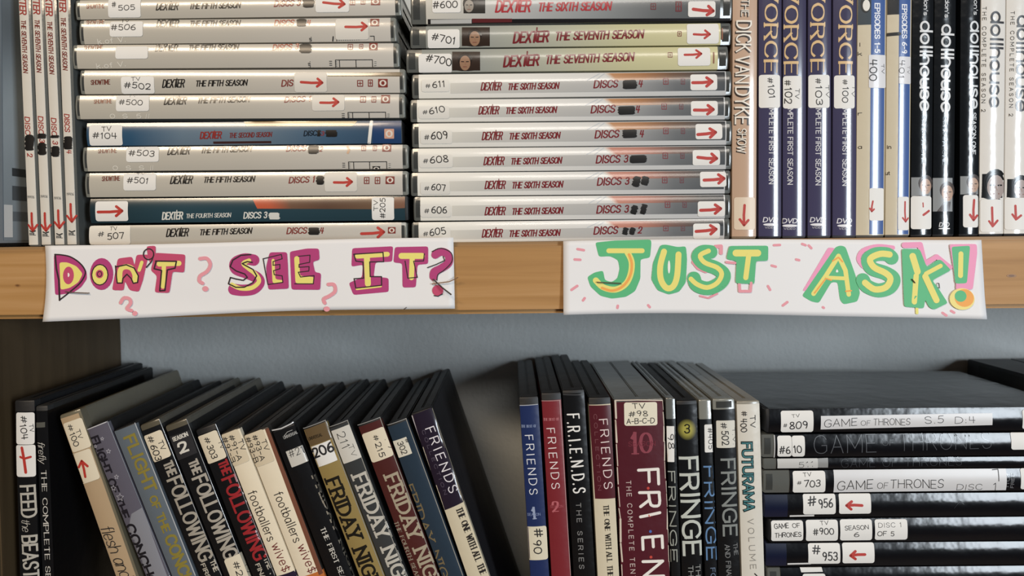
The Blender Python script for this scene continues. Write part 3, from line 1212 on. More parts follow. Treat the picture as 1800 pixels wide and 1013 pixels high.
# 205 teal
c = hcase('dark teal lying disc case with an arrow sticker and a sideways 205 sticker', 157, 350, 393, 718, 344, 388, group=GL_, shell='15171a',
          cover=ramp_mat('teal_cover', [(0, '1f3138'), (.3, '2b4550'), (1, '243b45')], .24, .5), ins=(.0012, .0020))
c.art([(453, 367), (655, 368), (660, 349), (444, 350)], ramp_mat('dusk_print', [(0, 'c05a3c'), (.12, 'b85a3e'), (.3, '6d5140'), (.6, '5d4538'), (1, '6b5442')], .25, .4))
c.art([(693, 367), (712, 366), (712, 346), (693, 347)], '7d5a48')
c.sticker(169, 354, 226, 389, arrow=(174, 373, 216, 371, 11), aw=5)
c.t('DEXTER', 286, 387, 323, 386, 14, 'bolditalic', 'd9d9d2')
c.st([(312, 370), (311, 385)], 1.5, 'd9d9d2')
c.t('THE FOURTH SEASON', 328, 384, 407, 382, 8, 'bolditalic', 'd0d0ca')
c.t('DISCS 3', 429, 385, 471, 384, 12, 'bolditalic', 'dadad4')
c.scrib((473, 374, 492, 386), hexc='d4d4ce')
c.sticker(654, 347, 693, 387, [('TV', 665, 371, 665, 352, 8), ('#205', 678, 384, 678, 348, 10)])
c.done()
# 507
c = left('507', (157, 395, 432, 716, 389, 426), base=ZT)
c.sticker(158, 397, 230, 430, [('TV', 194, 406, 207, 405, 7), ('#', 174, 417, 185, 416, 9), ('507', 190, 422, 220, 420, 12)], m=M('ddd8ce', .4, 0, 'paper'))
ttl(c, 294, 417, 444, 412, h=14)
c.t('DISCS', 505, 412, 541, 411, 12, 'bolditalic', RD)
c.scrib((543, 400, 562, 413)); c.t('4', 563, 411, 570, 411, 11, 'bolditalic', RD)
c.free_arrow(636, 411, 675, 408, 5, 11)
c.icon(683, 400, 695, 410, RD, True)
c.done()

# ------------------------------------------------------------------ upper shelf, middle stack
GR_ = 'lying disc cases in the middle stack'
WH = ramp_mat('white_grey_cover', [(0, 'e8e6de'), (.35, 'e2e1dd'), (.7, 'cfd0d0'), (1, 'c4c6c8')], .24, .5)
BAND = ramp_mat('grey_band', [(0, 'd2d0c8'), (.12, 'c6c5c0'), (.55, 'b4b4b3'), (.72, '8d8f91'), (.82, '6d7073'), (1, '4b4f53')], .25, .4)
SKIN = ramp_mat('skin_print', [(0, 'd9d6d0'), (.05, 'b98a63'), (.3, 'a3744f'), (.55, '6f5544'), (.8, '4a4746'), (1, '303337')], .25, .4)
SKIN2 = ramp_mat('pink_print', [(0, 'd9d6d0'), (.05, 'bf8473'), (.3, 'ad7566'), (.55, '74574f'), (.8, '4a4746'), (1, '303337')], .25, .4)
DR = '77242a'


def mid(num, g, sk, **k):
    c = hcase('white lying disc case with handwritten %s and a red arrow sticker, in the middle stack' % num, *g, group=GR_, shell=CLEARD, cover=WH,
              ins=(.0042, .0036), clear=True, **k)
    xl, tl, bl, xr, tr, br = g

    def y(x, f):
        a = (x - xl) / (xr - xl)
        return (tl + (tr - tl) * a) * (1 - f) + (bl + (br - bl) * a) * f
    e0, e1 = xl + 68, xr - 12
    c.art([(e0, y(e0, .80)), (e1, y(e1, .80)), (e1, y(e1, .30)), (e0, y(e0, .38))], BAND, .00045, 'grey_band')
    x0 = xl + 338
    c.art([(x0 + 14, y(x0, .34)), (e1, y(e1, .31)), (e1, y(e1, .03)), (x0, y(x0, .03))], sk, .00048)
    for q in (0, 14):
        c.st([(x0 - 30 + q, y(x0, .33)), (x0 - 8 + q * .6, y(x0, .05))], 1, 'b4bcc4', .0005)
    c.icon(xl + 442, y(xl + 442, .28), xl + 450, y(xl + 442, .52), '7c3a40'); c.icon(xl + 473, y(xl + 473, .30), xl + 479, y(xl + 473, .52), '6a3c42')
    return c


# 600
c = hcase('grey lying disc case with handwritten 600 sticker, topmost of the middle stack', 722, -14, 43, 1287, -22, 37, group=GR_, shell=CLEARD,
          cover=ramp_mat('dim_photo_cover', [(0, 'c9c6bc'), (.3, 'b4b6b6'), (.55, '94989a'), (.8, '66696b'), (1, '53575a')], .24, .5), ins=(.0092, .0075), clear=True)
c.art([(752, 43), (1284, 38), (1284, 32), (752, 34)], '1a1718')
c.art([(757, 42), (829, 41), (829, 34), (757, 35)], 'b7b8b6', .0005)
c.art([(830, 40), (900, 39), (900, 33), (830, 33)], '5c2426', .0005)
c.sticker(760, -6, 810, 23, [('#600', 761, 16, 805, 15, 13)])
c.portrait(815, -8, 853, 24, '2e2b28', '9a9288', '1d1a18', .25, .55, .3)
c.t('DEXTER', 872, 23, 934, 22, 22, 'bolditalic', 'ad3138', ws=.9)
c.st([(913, -3), (911, 20)], 2.4, 'ad3138')
c.t('THE SIXTH SEASON', 946, 21, 1075, 19, 16, 'bolditalic', 'ad3138')
c.icon(1144, 7, 1152, 17, '6e3438'); c.icon(1188, 4, 1197, 20, '6e3438')
c.sticker(1209, 3, 1257, 30, arrow=(1218, 17, 1253, 20, 10), aw=5.5)
c.done()
# 701, 700
TAN = ramp_mat('sage_cover', [(0, '8f928d'), (.2, '9da09a'), (.45, 'b3b4a2'), (.7, 'c6c39c'), (1, 'cfca9f')], .26, .45)
FACE = photo_mat('brown_photo', ['2c1f1a', '5f4536', '9a7a60', '3c2c24'], 1.7, 4.0)
for lab, g, st_, tx, ph, dx, ic, art_, ar in (
        ('sage and tan lying disc case with handwritten 701 sticker, in the middle stack', (721, 47, 85, 1285, 40, 80), (752, 52, 808, 85), ('#701', 758, 71, 800, 79, 13),
         (812, 48, 861, 81), (903, 77, 1132, 68), (1191, 56, 1197, 64), (1207, 42, 1263, 77), (1219, 61, 1247, 61)),
        ('sage and tan lying disc case with handwritten 700 sticker, in the middle stack', (714, 87, 129, 1280, 82, 122), (736, 95, 794, 129), ('#700', 748, 109, 793, 117, 14),
         (795, 91, 844, 124), (886, 119, 1115, 108), (1174, 93, 1181, 101), (1191, 84, 1248, 116), (1203, 97, 1232, 95))):
    c = hcase(lab, *g, group=GR_, shell=CLEARD, cover=TAN, ins=(.0095, .0065), clear=True)
    c.sticker(*st_, [tx])
    c.portrait(ph[0], ph[1], ph[2], ph[3], '33261f', '9a7860', '231915', .46, .55, .34)
    x, y0, xe, ye = dx
    s_ = (ye - y0) / (xe - x)
    c.t('DEXTER', x, y0, x + 63, y0 + 63 * s_, 21, 'bolditalic', DR)
    c.st([(x + 41, y0 - 28), (x + 39, y0 - 4)], 2.4, DR)
    c.t('THE SEVENTH SEASON', x + 73, y0 - 2 + 73 * s_, xe, ye, 16, 'bolditalic', DR)
    c.icon(*ic, '7c3a30')
    c.sticker(*art_, arrow=ar, aw=4)
    c.st([(art_[2] + 6, art_[1] + 9), (art_[2] + 6, art_[1] + 27)], 2.5, '8a5a44')
    c.done()


def row(num, g, hand, dx, disc, three, scr, four, stk, ar, sk, **k):
    c = mid(num, g, sk, **k)
    x0, y0, x1, y1, h = hand
    c.sticker(x0 - 7, y0 - h - 4, x1 + 7, y0 + 7, [('#', x0, y0, x0 + 9, y0, h * .7), (num, x0 + 12, y0, x1, y1, h + 1)],
              m=M('dcdad4', .4, 0, 'paper'), sty='hand')
    x, y = dx
    c.t('DEXTER', x, y, x + 36, y - .6, 15, 'bolditalic', DR, ws=.85)
    c.st([(x + 24, y - 18), (x + 23, y - 2)], 1.4, DR)
    c.t('THE SIXTH SEASON', x + 47, y - 1, x + 137, y - 3, 12, 'bolditalic', DR, ws=1.05)
    xd, yd = disc
    c.t('DISCS', xd, yd, xd + 43, yd - 1.5, 14.5, 'bolditalic', DR, ws=1.0)
    if three:
        c.t('3', xd + 49, yd - 1.5, xd + 57, yd - 2, 14, 'bolditalic', DR)
    c.scrib(*scr, ang=-2 if len(scr) == 1 else 14)
    if four:
        c.t(four[0], four[1], four[2], four[1] + 8, four[2], 13, 'bolditalic', DR)
    c.sticker(*stk, arrow=ar + (10,), aw=5.5)
    c.done()


row('611', (724, 131, 174, 1286, 125, 168), (748, 155, 783, 154, 11), (846, 160), (1044, 156), 0, [(1094, 141, 1119, 157)], ('4', 1122, 154), (1213, 131, 1260, 159), (1217, 146, 1251, 144), SKIN)
row('610', (721, 176, 215, 1284, 170, 211), (743, 202, 783, 197, 11), (842, 202), (1039, 200), 0, [(1086, 187, 1116, 202)], ('4', 1117, 199), (1214, 178, 1261, 204), (1220, 194, 1253, 193), SKIN)
row('609', (724, 217, 260, 1286.5, 212, 255), (746, 246, 788, 244, 13), (848, 247), (1046, 244), 0, [(1094, 228, 1119, 243)], ('4', 1124, 242), (1222, 218, 1269, 245), (1226, 237, 1257, 233), SKIN)
row('608', (723, 261, 303, 1286, 256, 298), (744, 288, 789, 286, 12), (851, 291), (1048, 288), 1, [(1107, 273, 1136, 287)], None, (1217, 264, 1265, 291), (1226, 277, 1259, 279), SKIN2)
row('607', (722, 304, 345, 1284, 299, 341), (746, 335, 784, 336, 11), (853, 333), (1050, 327), 1, [(1112, 310, 1125, 329), (1127, 310, 1140, 326)], None, (1230, 302, 1276, 329), (1237, 317, 1272, 314), SKIN2)
row('606', (727, 346, 389, 1284, 342, 384), (746, 375, 786, 376, 12), (853, 379), (1049, 376), 1, [(1109, 361, 1120, 377), (1126, 359, 1136, 377)], None, (1226, 354, 1274, 381), (1231, 370, 1266, 367), SKIN2)
row('605', (724, 391, 430, 1283, 386.5, 421), (744, 416, 785, 411, 12), (848, 418), (1044, 413), 0, [(1094, 400, 1104, 413), (1106, 400, 1116, 413)], ('2', 1121, 411), (1218, 393, 1265, 420), (1223, 407, 1258, 403), SKIN2, base=ZT)

# ------------------------------------------------------------------ upper shelf, standing cases on the right
GV_ = 'standing disc cases on the right of the upper shelf'


def up(lab, xt0, xt1, xb0, xb1, yb=414, **k):
    k.setdefault('ins', (.0016, .001))
    k.setdefault('cat', 'disc case')
    return vcase(lab, (xt0 + xt1) / 2, 0, (xb0 + xb1) / 2, yb, (xt1 - xt0 + xb1 - xb0) / 2, L=.19, base=ZT, group=GV_, **k)


c = up('tan standing disc case with white shadowed letters, beside the middle stack', 1288.5, 1330, 1285, 1330, shell='8a7a68', cover=ramp_mat('tan_cover', [(0, 'c3a690'), (1, 'c0a38c')], .2, .6))
for off, hx, ws, ep in ((1.6, '3a302a', 1.2, .0006), (0, 'ece6dc', .75, .0007)):
    tmp = MB() if off else c.mb
    for s_, y0, y1, xb, h in (('THE', -2, 29, 1303, 14), ('DICK', 36, 92, 1294, 27), ('VAN', 98, 147, 1293, 25), ('DYKE', 152, 219, 1292, 27), ('SHOW', 226, 269, 1296, 16)):
        c.text(tmp, s_, xb - off, y0 + off, xb - 1 - off, y1 + off, h, 'sans', M(hx, .25, .4), ep, ws=ws)
    if off:
        tmp.build('letter_shadow', c.root)
c.sticker(1290, 347, 1327, 404, arrow=(1308, 361, 1307, 396, 10), aw=4.5, m=M('dccab4', .4, 0, 'paper'))
c.done()

NAVY = ramp_mat('navy_cover', [(0, '403d58'), (1, '45425f')], .17, .8)
for i, (num, x0, x1, b0, b1, tx, dy, stk, hand, mx, dv) in enumerate((
        ('101', 1333, 1374, 1333, 1373, 1342, 0, (1334, 132, 1371, 190), ((1348, 137, 1350, 174, 10),), 1351, 1341),
        ('102', 1376, 1417, 1375, 1416, 1377.5, 3, (1376.5, 134, 1408, 191), ((1379, 141, 1378, 183, 11), (1397, 156, 1396, 174, 8)), 1384, 1375),
        ('103', 1420, 1461, 1419, 1460, 1424, -1, (1421, 132, 1458, 190), ((1432, 138, 1433, 186, 10), (1450, 150, 1451, 172, 7)), 1433, 1424),
        ('100', 1463.5, 1506, 1463, 1504, 1473, 3, (1466, 133, 1502, 191), ((1480, 140, 1479, 181, 9), (1497, 150, 1496, 170, 6)), 1480, 1471))):
    c = up('navy standing disc case with gold serif letters and handwritten %s sticker' % num, x0, x1, b0, b1, shell='3a3c44' if i else '20202a', cover=NAVY)
    c.t('DIVORCE', tx + .5, -70 + dy, tx - .5, 130 + dy, 26, 'serif', 'd9b98a')
    c.t('MPLETE FIRST SEASON', mx, 191, mx - .5, 324 + i, 9.5, 'sans', 'd8d8dc')
    c.t('DVD', dv, 391 + (i % 2) * 2, dv + 26, 391 + (i % 2) * 2, 9, 'bolditalic', 'e8e8ee')
    c.ellipse(c.mb, dv + 13, 395 + (i % 2) * 2, 13, 2.4, M('e8e8ee', .25, .4), .0006, 16)
    c.t('VIDEO', dv + 3, 402 + (i % 2) * 2, dv + 22, 402 + (i % 2) * 2, 3.6, 'sans', 'c9c9d2')
    tx_ = [('#', hand[0][0], hand[0][1], hand[0][0], hand[0][1] + 10, hand[0][4]), (num, hand[0][0], hand[0][1] + 13, hand[0][2], hand[0][3], hand[0][4] + 2)]
    if len(hand) > 1:
        tx_.append(('TV',) + hand[1])
    c.sticker(*stk, tx_, ang=0)
    c.done()

for lab, e, s_, stk, tx, bst, ar in (
        ('beige and blue standing disc case with handwritten 400 sticker, beside the navy cases', (1507, 1557.5, 1504, 1553.5), ('EPISODES 1-5', 1536, 6, 1536, 94, 10.5, 1531, 1527),
         (1526, 97, 1557, 155), [('400', 1527, 105, 1527, 143, 14), ('TV', 1548, 113, 1549, 130, 6)], (1527, 331, 1553, 388), (1533, 354, 1531, 372, 5)),
        ('beige and blue standing disc case with faint handwritten 401 sticker, beside the black cases', (1559, 1602, 1555, 1598), ('EPISODES 6-9', 1584, 8, 1584, 95, 10, 1580, 1576),
         (1579, 100, 1601, 148), [('401', 1580, 106, 1578, 138, 10, 'thin'), ('TV', 1594, 116, 1594, 130, 5, 'thin')], (1577, 346, 1597, 405), (1590, 355, 1591, 390, 7))):
    c = up(lab, *e, shell='5a5a58', cover='cfc5ae')
    a, b = s_[6], s_[7]
    c.art([(b, 412), (e[3] - 1, 412), (e[1] - 1, -40), (a, -40)], M('43609c', .2, .6), .00045, 'blue_panel')
    c.t(s_[0], *s_[1:6], 'bold', 'eceef4', ws=.85)
    c.sticker(*stk, tx, ang=0, rad=2, m=M('d4d4d8', .35, .2, 'paper'))
    c.sticker(*bst, arrow=ar, aw=3, ang=0, rad=3)
    if e[0] < 1550:
        c.ellipse(c.mb, 1521, 8, 8.5, 15, M('17181a', .3, .4), .0006); c.ellipse(c.mb, 1522, 10, 6, 10, M('e4e2dc', .3, .4), .0007)
        c.art([(1508, 44), (1531, 44), (1531, -30), (1509, -30)], M('3a444c', .25, .4), .0004)
        for q, y in (('I', 82), ('k', 98), ('r', 203), ('a', 262)):
            c.t(q, 1508, y, 1515, y, 7, 'sans', '2a2522')
    else:
        c.art([(1560, 26), (1580, 26), (1580, -30), (1560, -30)], M('202226', .25, .4), .0004)
        c.st([(1560, 61), (1580, 60)], 6, '1c1c1e', .0005)
        c.t('in', 1559, 262, 1566, 262, 7, 'sans', '2a2522'); c.t('ut', 1556.5, 308, 1564, 308, 7, 'sans', '2a2522')
    c.done()

PORT = photo_mat('pale_portrait', ['5a5a5c', '8f8d8c', 'a8968a', 'c0bab6'], 1.5, 7.0)
PORT2 = photo_mat('dark_portrait', ['17181a', '2b2a2b', '6d6763', '1a1a1c'], 1.5, 2.0)
for lab, e, hx, sm, bg_, dol, ses, face, stk, ar in (
        ('black standing disc case with white letters, right beside the beige and blue pair', (1603.5, 1641, 1600, 1637), 'd9dbde', ("edon's", 1623, -14, 1622, 28, 8), 'black', (1616, 37, 1615, 196, 24),
         ('SEASON ONE', 1619, 203, 1618, 288, 7.5, '5b6670'), (1602, 312, 1636, 345), (1601, 345, 1637, 403), [(1621, 357), (1622, 378), (1632, 371)]),
        ('black standing disc case with white letters and no arrow sticker', (1642, 1680, 1638.5, 1676), 'd9dbde', ("edon's", 1660, -10, 1659, 32, 8), 'black', (1653.5, 43, 1652, 198, 24),
         ('SEASON ONE', 1656, 205, 1655, 290, 7.5, '5b6670'), (1640, 313, 1674, 372), None, None),
        ('black standing disc case with white letters, directly left of a white case', (1688, 1723, 1685, 1719.5), 'd4d8dc', ("edon's", 1711, -16, 1710, 27, 8), 'black', (1704, 37, 1702, 192, 22),
         ('SEASON ONE', 1707, 198, 1706, 272, 8.5, 'd4d8dc'), (1688, 310, 1719, 342), (1692, 343, 1719, 400), 'arrow')):
    c = up(lab, *e, yb=415, shell='101114', cover=M('0f1216', .16, .8, 'sleeve'))
    c.t(*sm, 'round', hx)
    c.t('dollhouse', *dol, 'round', hx)
    c.t(*ses[:6], 'bold', ses[6], ws=.8)
    c.portrait(face[0], face[1], face[2], face[3], '8d9194', 'b99c8a', '4a4240', .72, .42, .36)
    if stk:
        if ar == 'arrow':
            c.sticker(*stk, arrow=(1711, 352, 1710, 387, 9), aw=4.5, ang=0)
        else:
            o = c.sticker(*stk, ang=0, name='arrow_sticker')
            ab = MB()
            c.stroke(ab, ar[1:], 4, RED, .00095); c.stroke(ab, [(ar[0][0], ar[0][1]), (ar[0][0] + .4, 364)], 2, RED, .00095)
            ab.build('arrow', o)
    else:
        c.t('DVD', 1650, 399, 1668, 399, 8, 'bolditalic', 'd9dbde'); c.st([(1650, 402), (1668, 402)], 2, 'd9dbde')
    c.done()
for lab, e, ttx, dol, face, stk, ar in (
        ('white standing disc case with black letters, next to the black cases', (1724, 1767, 1720, 1763), (1727, 12, 1725, 197, 6.5), (1740, 20, 1737, 190, 25), (1721, 306, 1762, 348), (1723, 351, 1760, 408), [(1742, 365), (1743, 398), (1752, 388)]),
        ('white standing disc case with black letters, at the right edge of the photo', (1768.5, 1812, 1764, 1807), (1776, 20, 1773, 205, 6.5), (1786, 27, 1783, 197, 25), (1765, 315, 1806, 347), (1766, 348, 1805, 404), [(1783, 362), (1784, 386), (1793, 379)])):
    c = up(lab, *e, yb=415, shell='26272a', cover=M('e3e1dd', .16, .8, 'sleeve'))
    c.t('THE COMPLETE SEASON 2', *ttx, 'wide', '2b2a2a', ws=.9)
    c.t('dollhouse', *dol, 'round', '3a3a3e')
    c.portrait(face[0], face[1], face[2], face[3], '18191b', 'a79a96', '0e0e10', .70, .48, .46)
    o = c.sticker(*stk, ang=0, name='arrow_sticker')
    ab = MB()
    c.stroke(ab, ar, 4, RED, .00095); c.stroke(ab, [(ar[1][0] - 6, ar[1][1] - 9), ar[1]], 3.5, RED, .00095)
    ab.build('arrow', o)
    c.done()

# ------------------------------------------------------------------ lower shelf, leaning row
GP_ = 'leaning disc cases on the left of the lower shelf'


def low(lab, tl, tr, brx, group=GP_, bry=1013.0, ins=(.001, .004), tpx=None, **k):
    """tl, tr: px of the front top corners of the case; brx: px of its right edge at y=bry"""
    kk = (brx - tr[0]) / (bry - tr[1])
    w = tpx or math.hypot(tr[0] - tl[0], tr[1] - tl[1])
    n = math.hypot(1, kk)
    xt, yt = tr[0] - w / n / 2, tr[1] + w / n / 2 * kk
    c = vcase(lab, xt, yt, xt + kk * 200, yt + 200, w, hold='top', base=ZS, group=group, ins=ins, **k)
    c.k = kk
    c.deg = -math.degrees(math.atan(kk))
    return c


WIN = 'b5b2aa'
c = low('black upright disc case with handwritten 104 sticker, against the dark side panel', (26, 704), (61, 703), 70, ins=(.001, .0068), cover=M('101012', .3, .3, 'sleeve'))
c.sticker(29, 725, 61, 781, [('#', 37, 731, 38, 744, 11), ('104', 36, 746, 39, 773, 12), ('TV', 52, 746, 54, 760, 7)], ang=0)
o = c.sticker(29, 782, 63, 838, ang=-1, name='arrow_sticker')
ab = MB()
c.stroke(ab, [(47, 830), (44, 808), (40, 787)], 5, RED, .00095); c.stroke(ab, [(37, 803), (44, 806), (55, 803)], 4, RED, .00095)
ab.build('arrow', o)
c.t('FEED', 35, 853, 38, 911, 28, 'bold', WIN, ws=.68)
c.t('the', 38, 914, 40, 936, 16, 'script', WIN)
c.t('BEAST', 38, 941, 42, 1017, 28, 'bold', WIN, ws=.66)
c.done()

c = low('thin black upright disc case with small white serif letters, second from the left', (63, 714), (84, 713), 96, ins=(.001, .003), shell='2c2d2e', cover=M('0e0e10', .28, .4, 'sleeve'))
c.art([(64, 752), (80, 751), (80, 742), (64, 743)], M('5a5a54', .2, .6), .0005, 'clear_corner')
c.t('firefly', 66.5, 778, 70, 816, 13, 'script', 'd5d2ca')
c.t('THE COMPLETE SERIES', 73, 826, 83, 1064, 9.5, 'serif', 'd0cdc6')
c.done()


def lean(lab, tl, tr, brx, tpx, **k):
    k.setdefault('side', '1b1b1c')
    return low(lab, tl, tr, brx, tpx=tpx, **k)


def stick_l(c, cx, cy, w, h, texts=(), arrow=None, m=None, **k):
    return c.sticker(0, 0, 0, 0, texts, arrow, ang=c.deg, box=(cx, cy, w, h), m=m, **k)


c = lean('tan leaning disc case with handwritten 100 sticker and dark script lettering', (103, 727), (141, 718), 245, 39, ins=(.001, .0022), shell='6a6453', cover='b39b7c', cv=(0, .90), side='4a463a')
stick_l(c, 136, 765, 35, 54, [('#', 119, 747, 123, 759, 9), ('100', 123, 762, 131, 786, 11), ('TV', 134, 756, 140, 772, 8)], m=CREAM)
stick_l(c, 151, 820, 36, 56, arrow=(151, 838, 145, 810, 11), m=CREAM)
c.free_hand(('flesh and', 176, 930, 214, 1020, 24), sty='script')
c.done()

c = lean('purple grey leaning disc case with small stars and dark lettering', (152, 754), (189, 739), 298.6, 39, ins=(.001, .0008), cover=M('5d5a66', .3, .4, 'sleeve'))
kx = c.k
c.art([(206, 1020), (302, 1020), (249, 893), (232, 903)], M('85868e', .3, .4), .0004, 'pale_panel')
c.t('FLIGHT OF THE', 158, 770, 214, 915, 17, 'bold', '231f26')
c.t('CONCHORDS', 218, 925, 282, 1085, 20, 'bold', '1f1d22')
for sx, sy, r in ((181, 771, 3), (168, 785, 3), (192, 793, 4), (206, 838, 4), (200, 858, 5), (212, 874, 7)):
    q = [(sx + r * (1 if i % 2 == 0 else .45) * math.sin(i * math.pi / 5), sy - r * (1 if i % 2 == 0 else .45) * math.cos(i * math.pi / 5)) for i in range(11)]
    c.st(q, 1.0, 'a5a3ac')
c.st([(189, 741), (298, 1012)], 1.6, 'c5c5c8')
c.st([(152, 756), (187, 742)], 1.6, 'c5c5c8')
c.done()

c = lean('blue grey leaning disc case with yellow outlined lettering', (198, 754), (238, 742), 346.4, 41, ins=(.001, .0008), cover=M('626b74', .3, .4, 'sleeve'))
for ws, hx in ((1.0, '8a7d3a'),):
    c.t('FLIGHT', 217, 769, 258, 868, 22, 'bold', hx, ws=ws)
    c.t('OF THE', 262, 874, 288, 938, 15, 'bold', hx, ws=ws)
    c.t('CONCHORDS', 288, 944, 350, 1098, 22, 'bold', hx, ws=ws)
c.st([(237, 744), (343, 1012)], 1.6, 'aeb1b4')
c.done()


def following(lab, tl, tr, brx, tpx, colr, bx, by, **k):
    c = lean(lab, tl, tr, brx, tpx, ins=(.001, .0036), cover=M('141416', .28, .4, 'sleeve'), **k)
    c.t('THE', bx, by, bx + 10, by + 25, 17, 'bold', colr)
    c.t('FOLLOWING', bx + 6, by + 30, bx + 65, by + 176, 27, 'bold', colr, ws=.8)
    c.st([(tr[0], tr[1] + 3), (brx - 2, 1012)], 1.2, '8e8e8e')
    return c


CLR_TAN = '555043'
c = following('black leaning disc case with handwritten 603 sticker and pale bold letters', (243, 746), (280, 735), 391.2, 37, 'a39c90', 287, 814, shell=CLR_TAN)
stick_l(c, 275, 785, 38, 50, [('#', 259, 768, 263, 780, 11), ('603', 264, 784, 274, 812, 13), ('TV', 278, 776, 285, 792, 9)], m=CREAM)
c.t('FIRST', 353, 992, 368, 1026, 8.5, 'bold', 'b9b2a4'); c.t('THE', 369, 986, 377, 1006, 8.5, 'bold', 'b9b2a4')
c.done()
c = following('black leaning disc case marked SEASON 2 at its top', (288, 747), (328, 735), 437.8, 41, 'aaa398', 331, 811, shell=CLR_TAN)
c.art([(308, 812), (347, 796), (333, 756), (292, 770)], '2f2e30', .0005, 'grey_panel')
c.t('SEASON', 305, 777, 332, 766, 8, 'bold', 'd2cfc6')
c.t('2', 317, 799, 335, 792, 21, 'bold', 'd8d5cc')
stick_l(c, 422, 1002, 39, 54, [('#2', 410, 988, 418, 1014, 11), ('TV', 430, 992, 437, 1010, 9)], m=CREAM)
c.done()
c = following('black leaning disc case with handwritten 303 sticker and red bold letters', (340, 759), (379, 743), 484.8, 38, '9c2c30', 383, 812)
stick_l(c, 373, 786, 36, 52, [('#', 359, 770, 363, 781, 10), ('303', 364, 784, 373, 808, 12), ('TV', 383, 776, 389, 790, 7)], m=CREAM)
c.t('FINAL', 449, 992, 464, 1026, 8.5, 'bold', 'b9b2a4'); c.t('THE T', 463, 982, 476, 1012, 8.5, 'bold', 'b9b2a4')
c.done()

WOODY = M('6e3d24', .5, .1, 'plastic')
OFFW = M('e8dcc4', .3, .35, 'sleeve')
TAPE = M('d6c8ae', .3, .3, 'paper')
for lab, tl, tr, brx, tp, x0, y0, nn, sh, cvv, foot in (
        ('cream leaning disc case with 91-A and 91-B sticker', (382, 764), (421, 750), 523.5, 35, 435, 866, ('#91-B', '#91-A'), '2a2622', (0, 1), '2a2034'),
        ('cream leaning disc case with 93-A and 93-B sticker', (425, 765), (471, 749), 572.6, 45, 481, 868, ('#93-B', '#93-A'), '2a2622', (0, .88), 'c0713a')):
    c = lean(lab, tl, tr, brx, tp, ins=(.001, .0010), shell=sh, cover=OFFW, cv=cvv)
    dx = tl[0] - 382
    stick_l(c, 409 + dx + (4 if dx else 3), 788, 36, 60, [(nn[0], 386 + dx + (2 if dx else 4), 770, 402 + dx + (2 if dx else 4), 815, 10), (nn[1], 398 + dx + (2 if dx else 4), 766, 414 + dx + (2 if dx else 4), 811, 10),
                                       ('TV', 414 + dx + (2 if dx else 4), 774, 421 + dx + (2 if dx else 4), 793, 9)], m=TAPE)
    c.t('footballers', x0, y0, x0 + 36, y0 + 87, 17, 'sans', '2c2624', ws=.62)
    c.t('wive$', x0 + 42, y0 + 92, x0 + 63, y0 + 141, 17, 'sans', '6d2124', ws=.62)
    c.art([(x0 + 44 - (0 if dx else 0), 1032), (x0 + 102, 1032), (x0 + 92, 1000), (x0 + 50, 1014)], foot, .0004, 'foot_band')
    if dx:
        c.art([(561, 1011), (568, 1008), (473, 752), (466, 755)], M('6e3d24', .5), .0005, 'brown_edge')
    c.done()

c = lean('black leaning disc case with handwritten 21 sticker and a small arched logo', (476, 758), (517, 744), 620.6, 41, ins=(.001, .0010), cover=M('141416', .25, .5, 'sleeve'))
c.t('UNIVERSAL', 500, 772, 524, 762, 5.5, 'sans', 'a8a8a6')
c.st([(500, 766), (506, 759), (514, 756)], 1, 'a8a8a6')
stick_l(c, 523, 802, 32, 30, [('#21', 511, 805, 536, 795, 13, 'pen')], m=M('c9c6be', .35, .2, 'paper'), rad=1.0)
c.t('FRIDAY NIGHT', 548, 838, 630, 1035, 13, 'slab', '8e877a')
c.t('THE FIRST SEASON', 563, 928, 612, 1046, 9, 'serif', 'cfccc4')
c.st([(478, 757), (495, 753), (512, 745), (517, 742)], 2.2, 'c6c6c6')
c.done()


def friday(lab, tl, tr, brx, tpx, cover, colr, p0, p1, h, **k):
    c = lean(lab, tl, tr, brx, tpx, ins=(.001, .0012), cover=M(cover, .25, .5, 'sleeve'), **k)
    c.t('FRIDAY NIGHT', p0[0], p0[1], p1[0], p1[1], h, 'slab', colr, ws=.85)
    c.st([(tl[0] + 1, tl[1]), (tr[0] - 1, tr[1] + 1)], 1.2, '9a9a98')
    c.st([(tr[0] - 1, tr[1] + 2), (brx - 3, 1012)], 1.3, '8f8c84')
    return c


c = friday('gold leaning disc case with a white label reading 206', (526, 756), (573, 738), 677.5, 43, '94804f', '1f1c17', (571, 845), (655, 1058), 27)
c.art([(543, 786), (586, 770), (574, 741), (529, 758)], '66543a', .0005, 'brown_band')
c.t('UNIVERSAL', 543, 775, 568, 766, 6, 'sans', '2a231a')
o = stick_l(c, 566, 799, 45, 38, [('206', 553, 807, 590, 792, 19, 'marker')], rad=1.0)
c.done()
c = friday('dark grey leaning disc case with handwritten 211 label', (575, 752), (612, 738), 716.5, 36, '3a3c3d', 'c0bcb2', (618, 838), (708, 1060), 27)
stick_l(c, 609, 781, 34, 62, [('211', 592, 762, 603, 790, 15, 'pen'), ('TV', 612, 783, 620, 803, 9, 'pen')], m=M('cfccc4', .35, .2, 'paper'), rad=1.5)
c.done()
c = friday('dark red leaning disc case with handwritten 215 sticker', (627, 748), (669, 733), 773.2, 43, '4e2624', 'a89d88', (675, 838), (764, 1062), 26)
stick_l(c, 664, 782, 41, 54, [('#', 655, 766, 659, 776, 9), ('215', 659, 779, 668, 805, 11), ('TV', 675, 768, 684, 792, 9)], m=CREAM)
c.t('THE FOURTH SEASON', 692, 918, 738, 1034, 8, 'serif', '9d9484')
c.done()
c = friday('dark blue leaning disc case with small handwritten 302 sticker', (676, 749), (715, 735), 816.5, 37.5, '2a3846', '7a6c50', (712, 855), (791, 1056), 15)
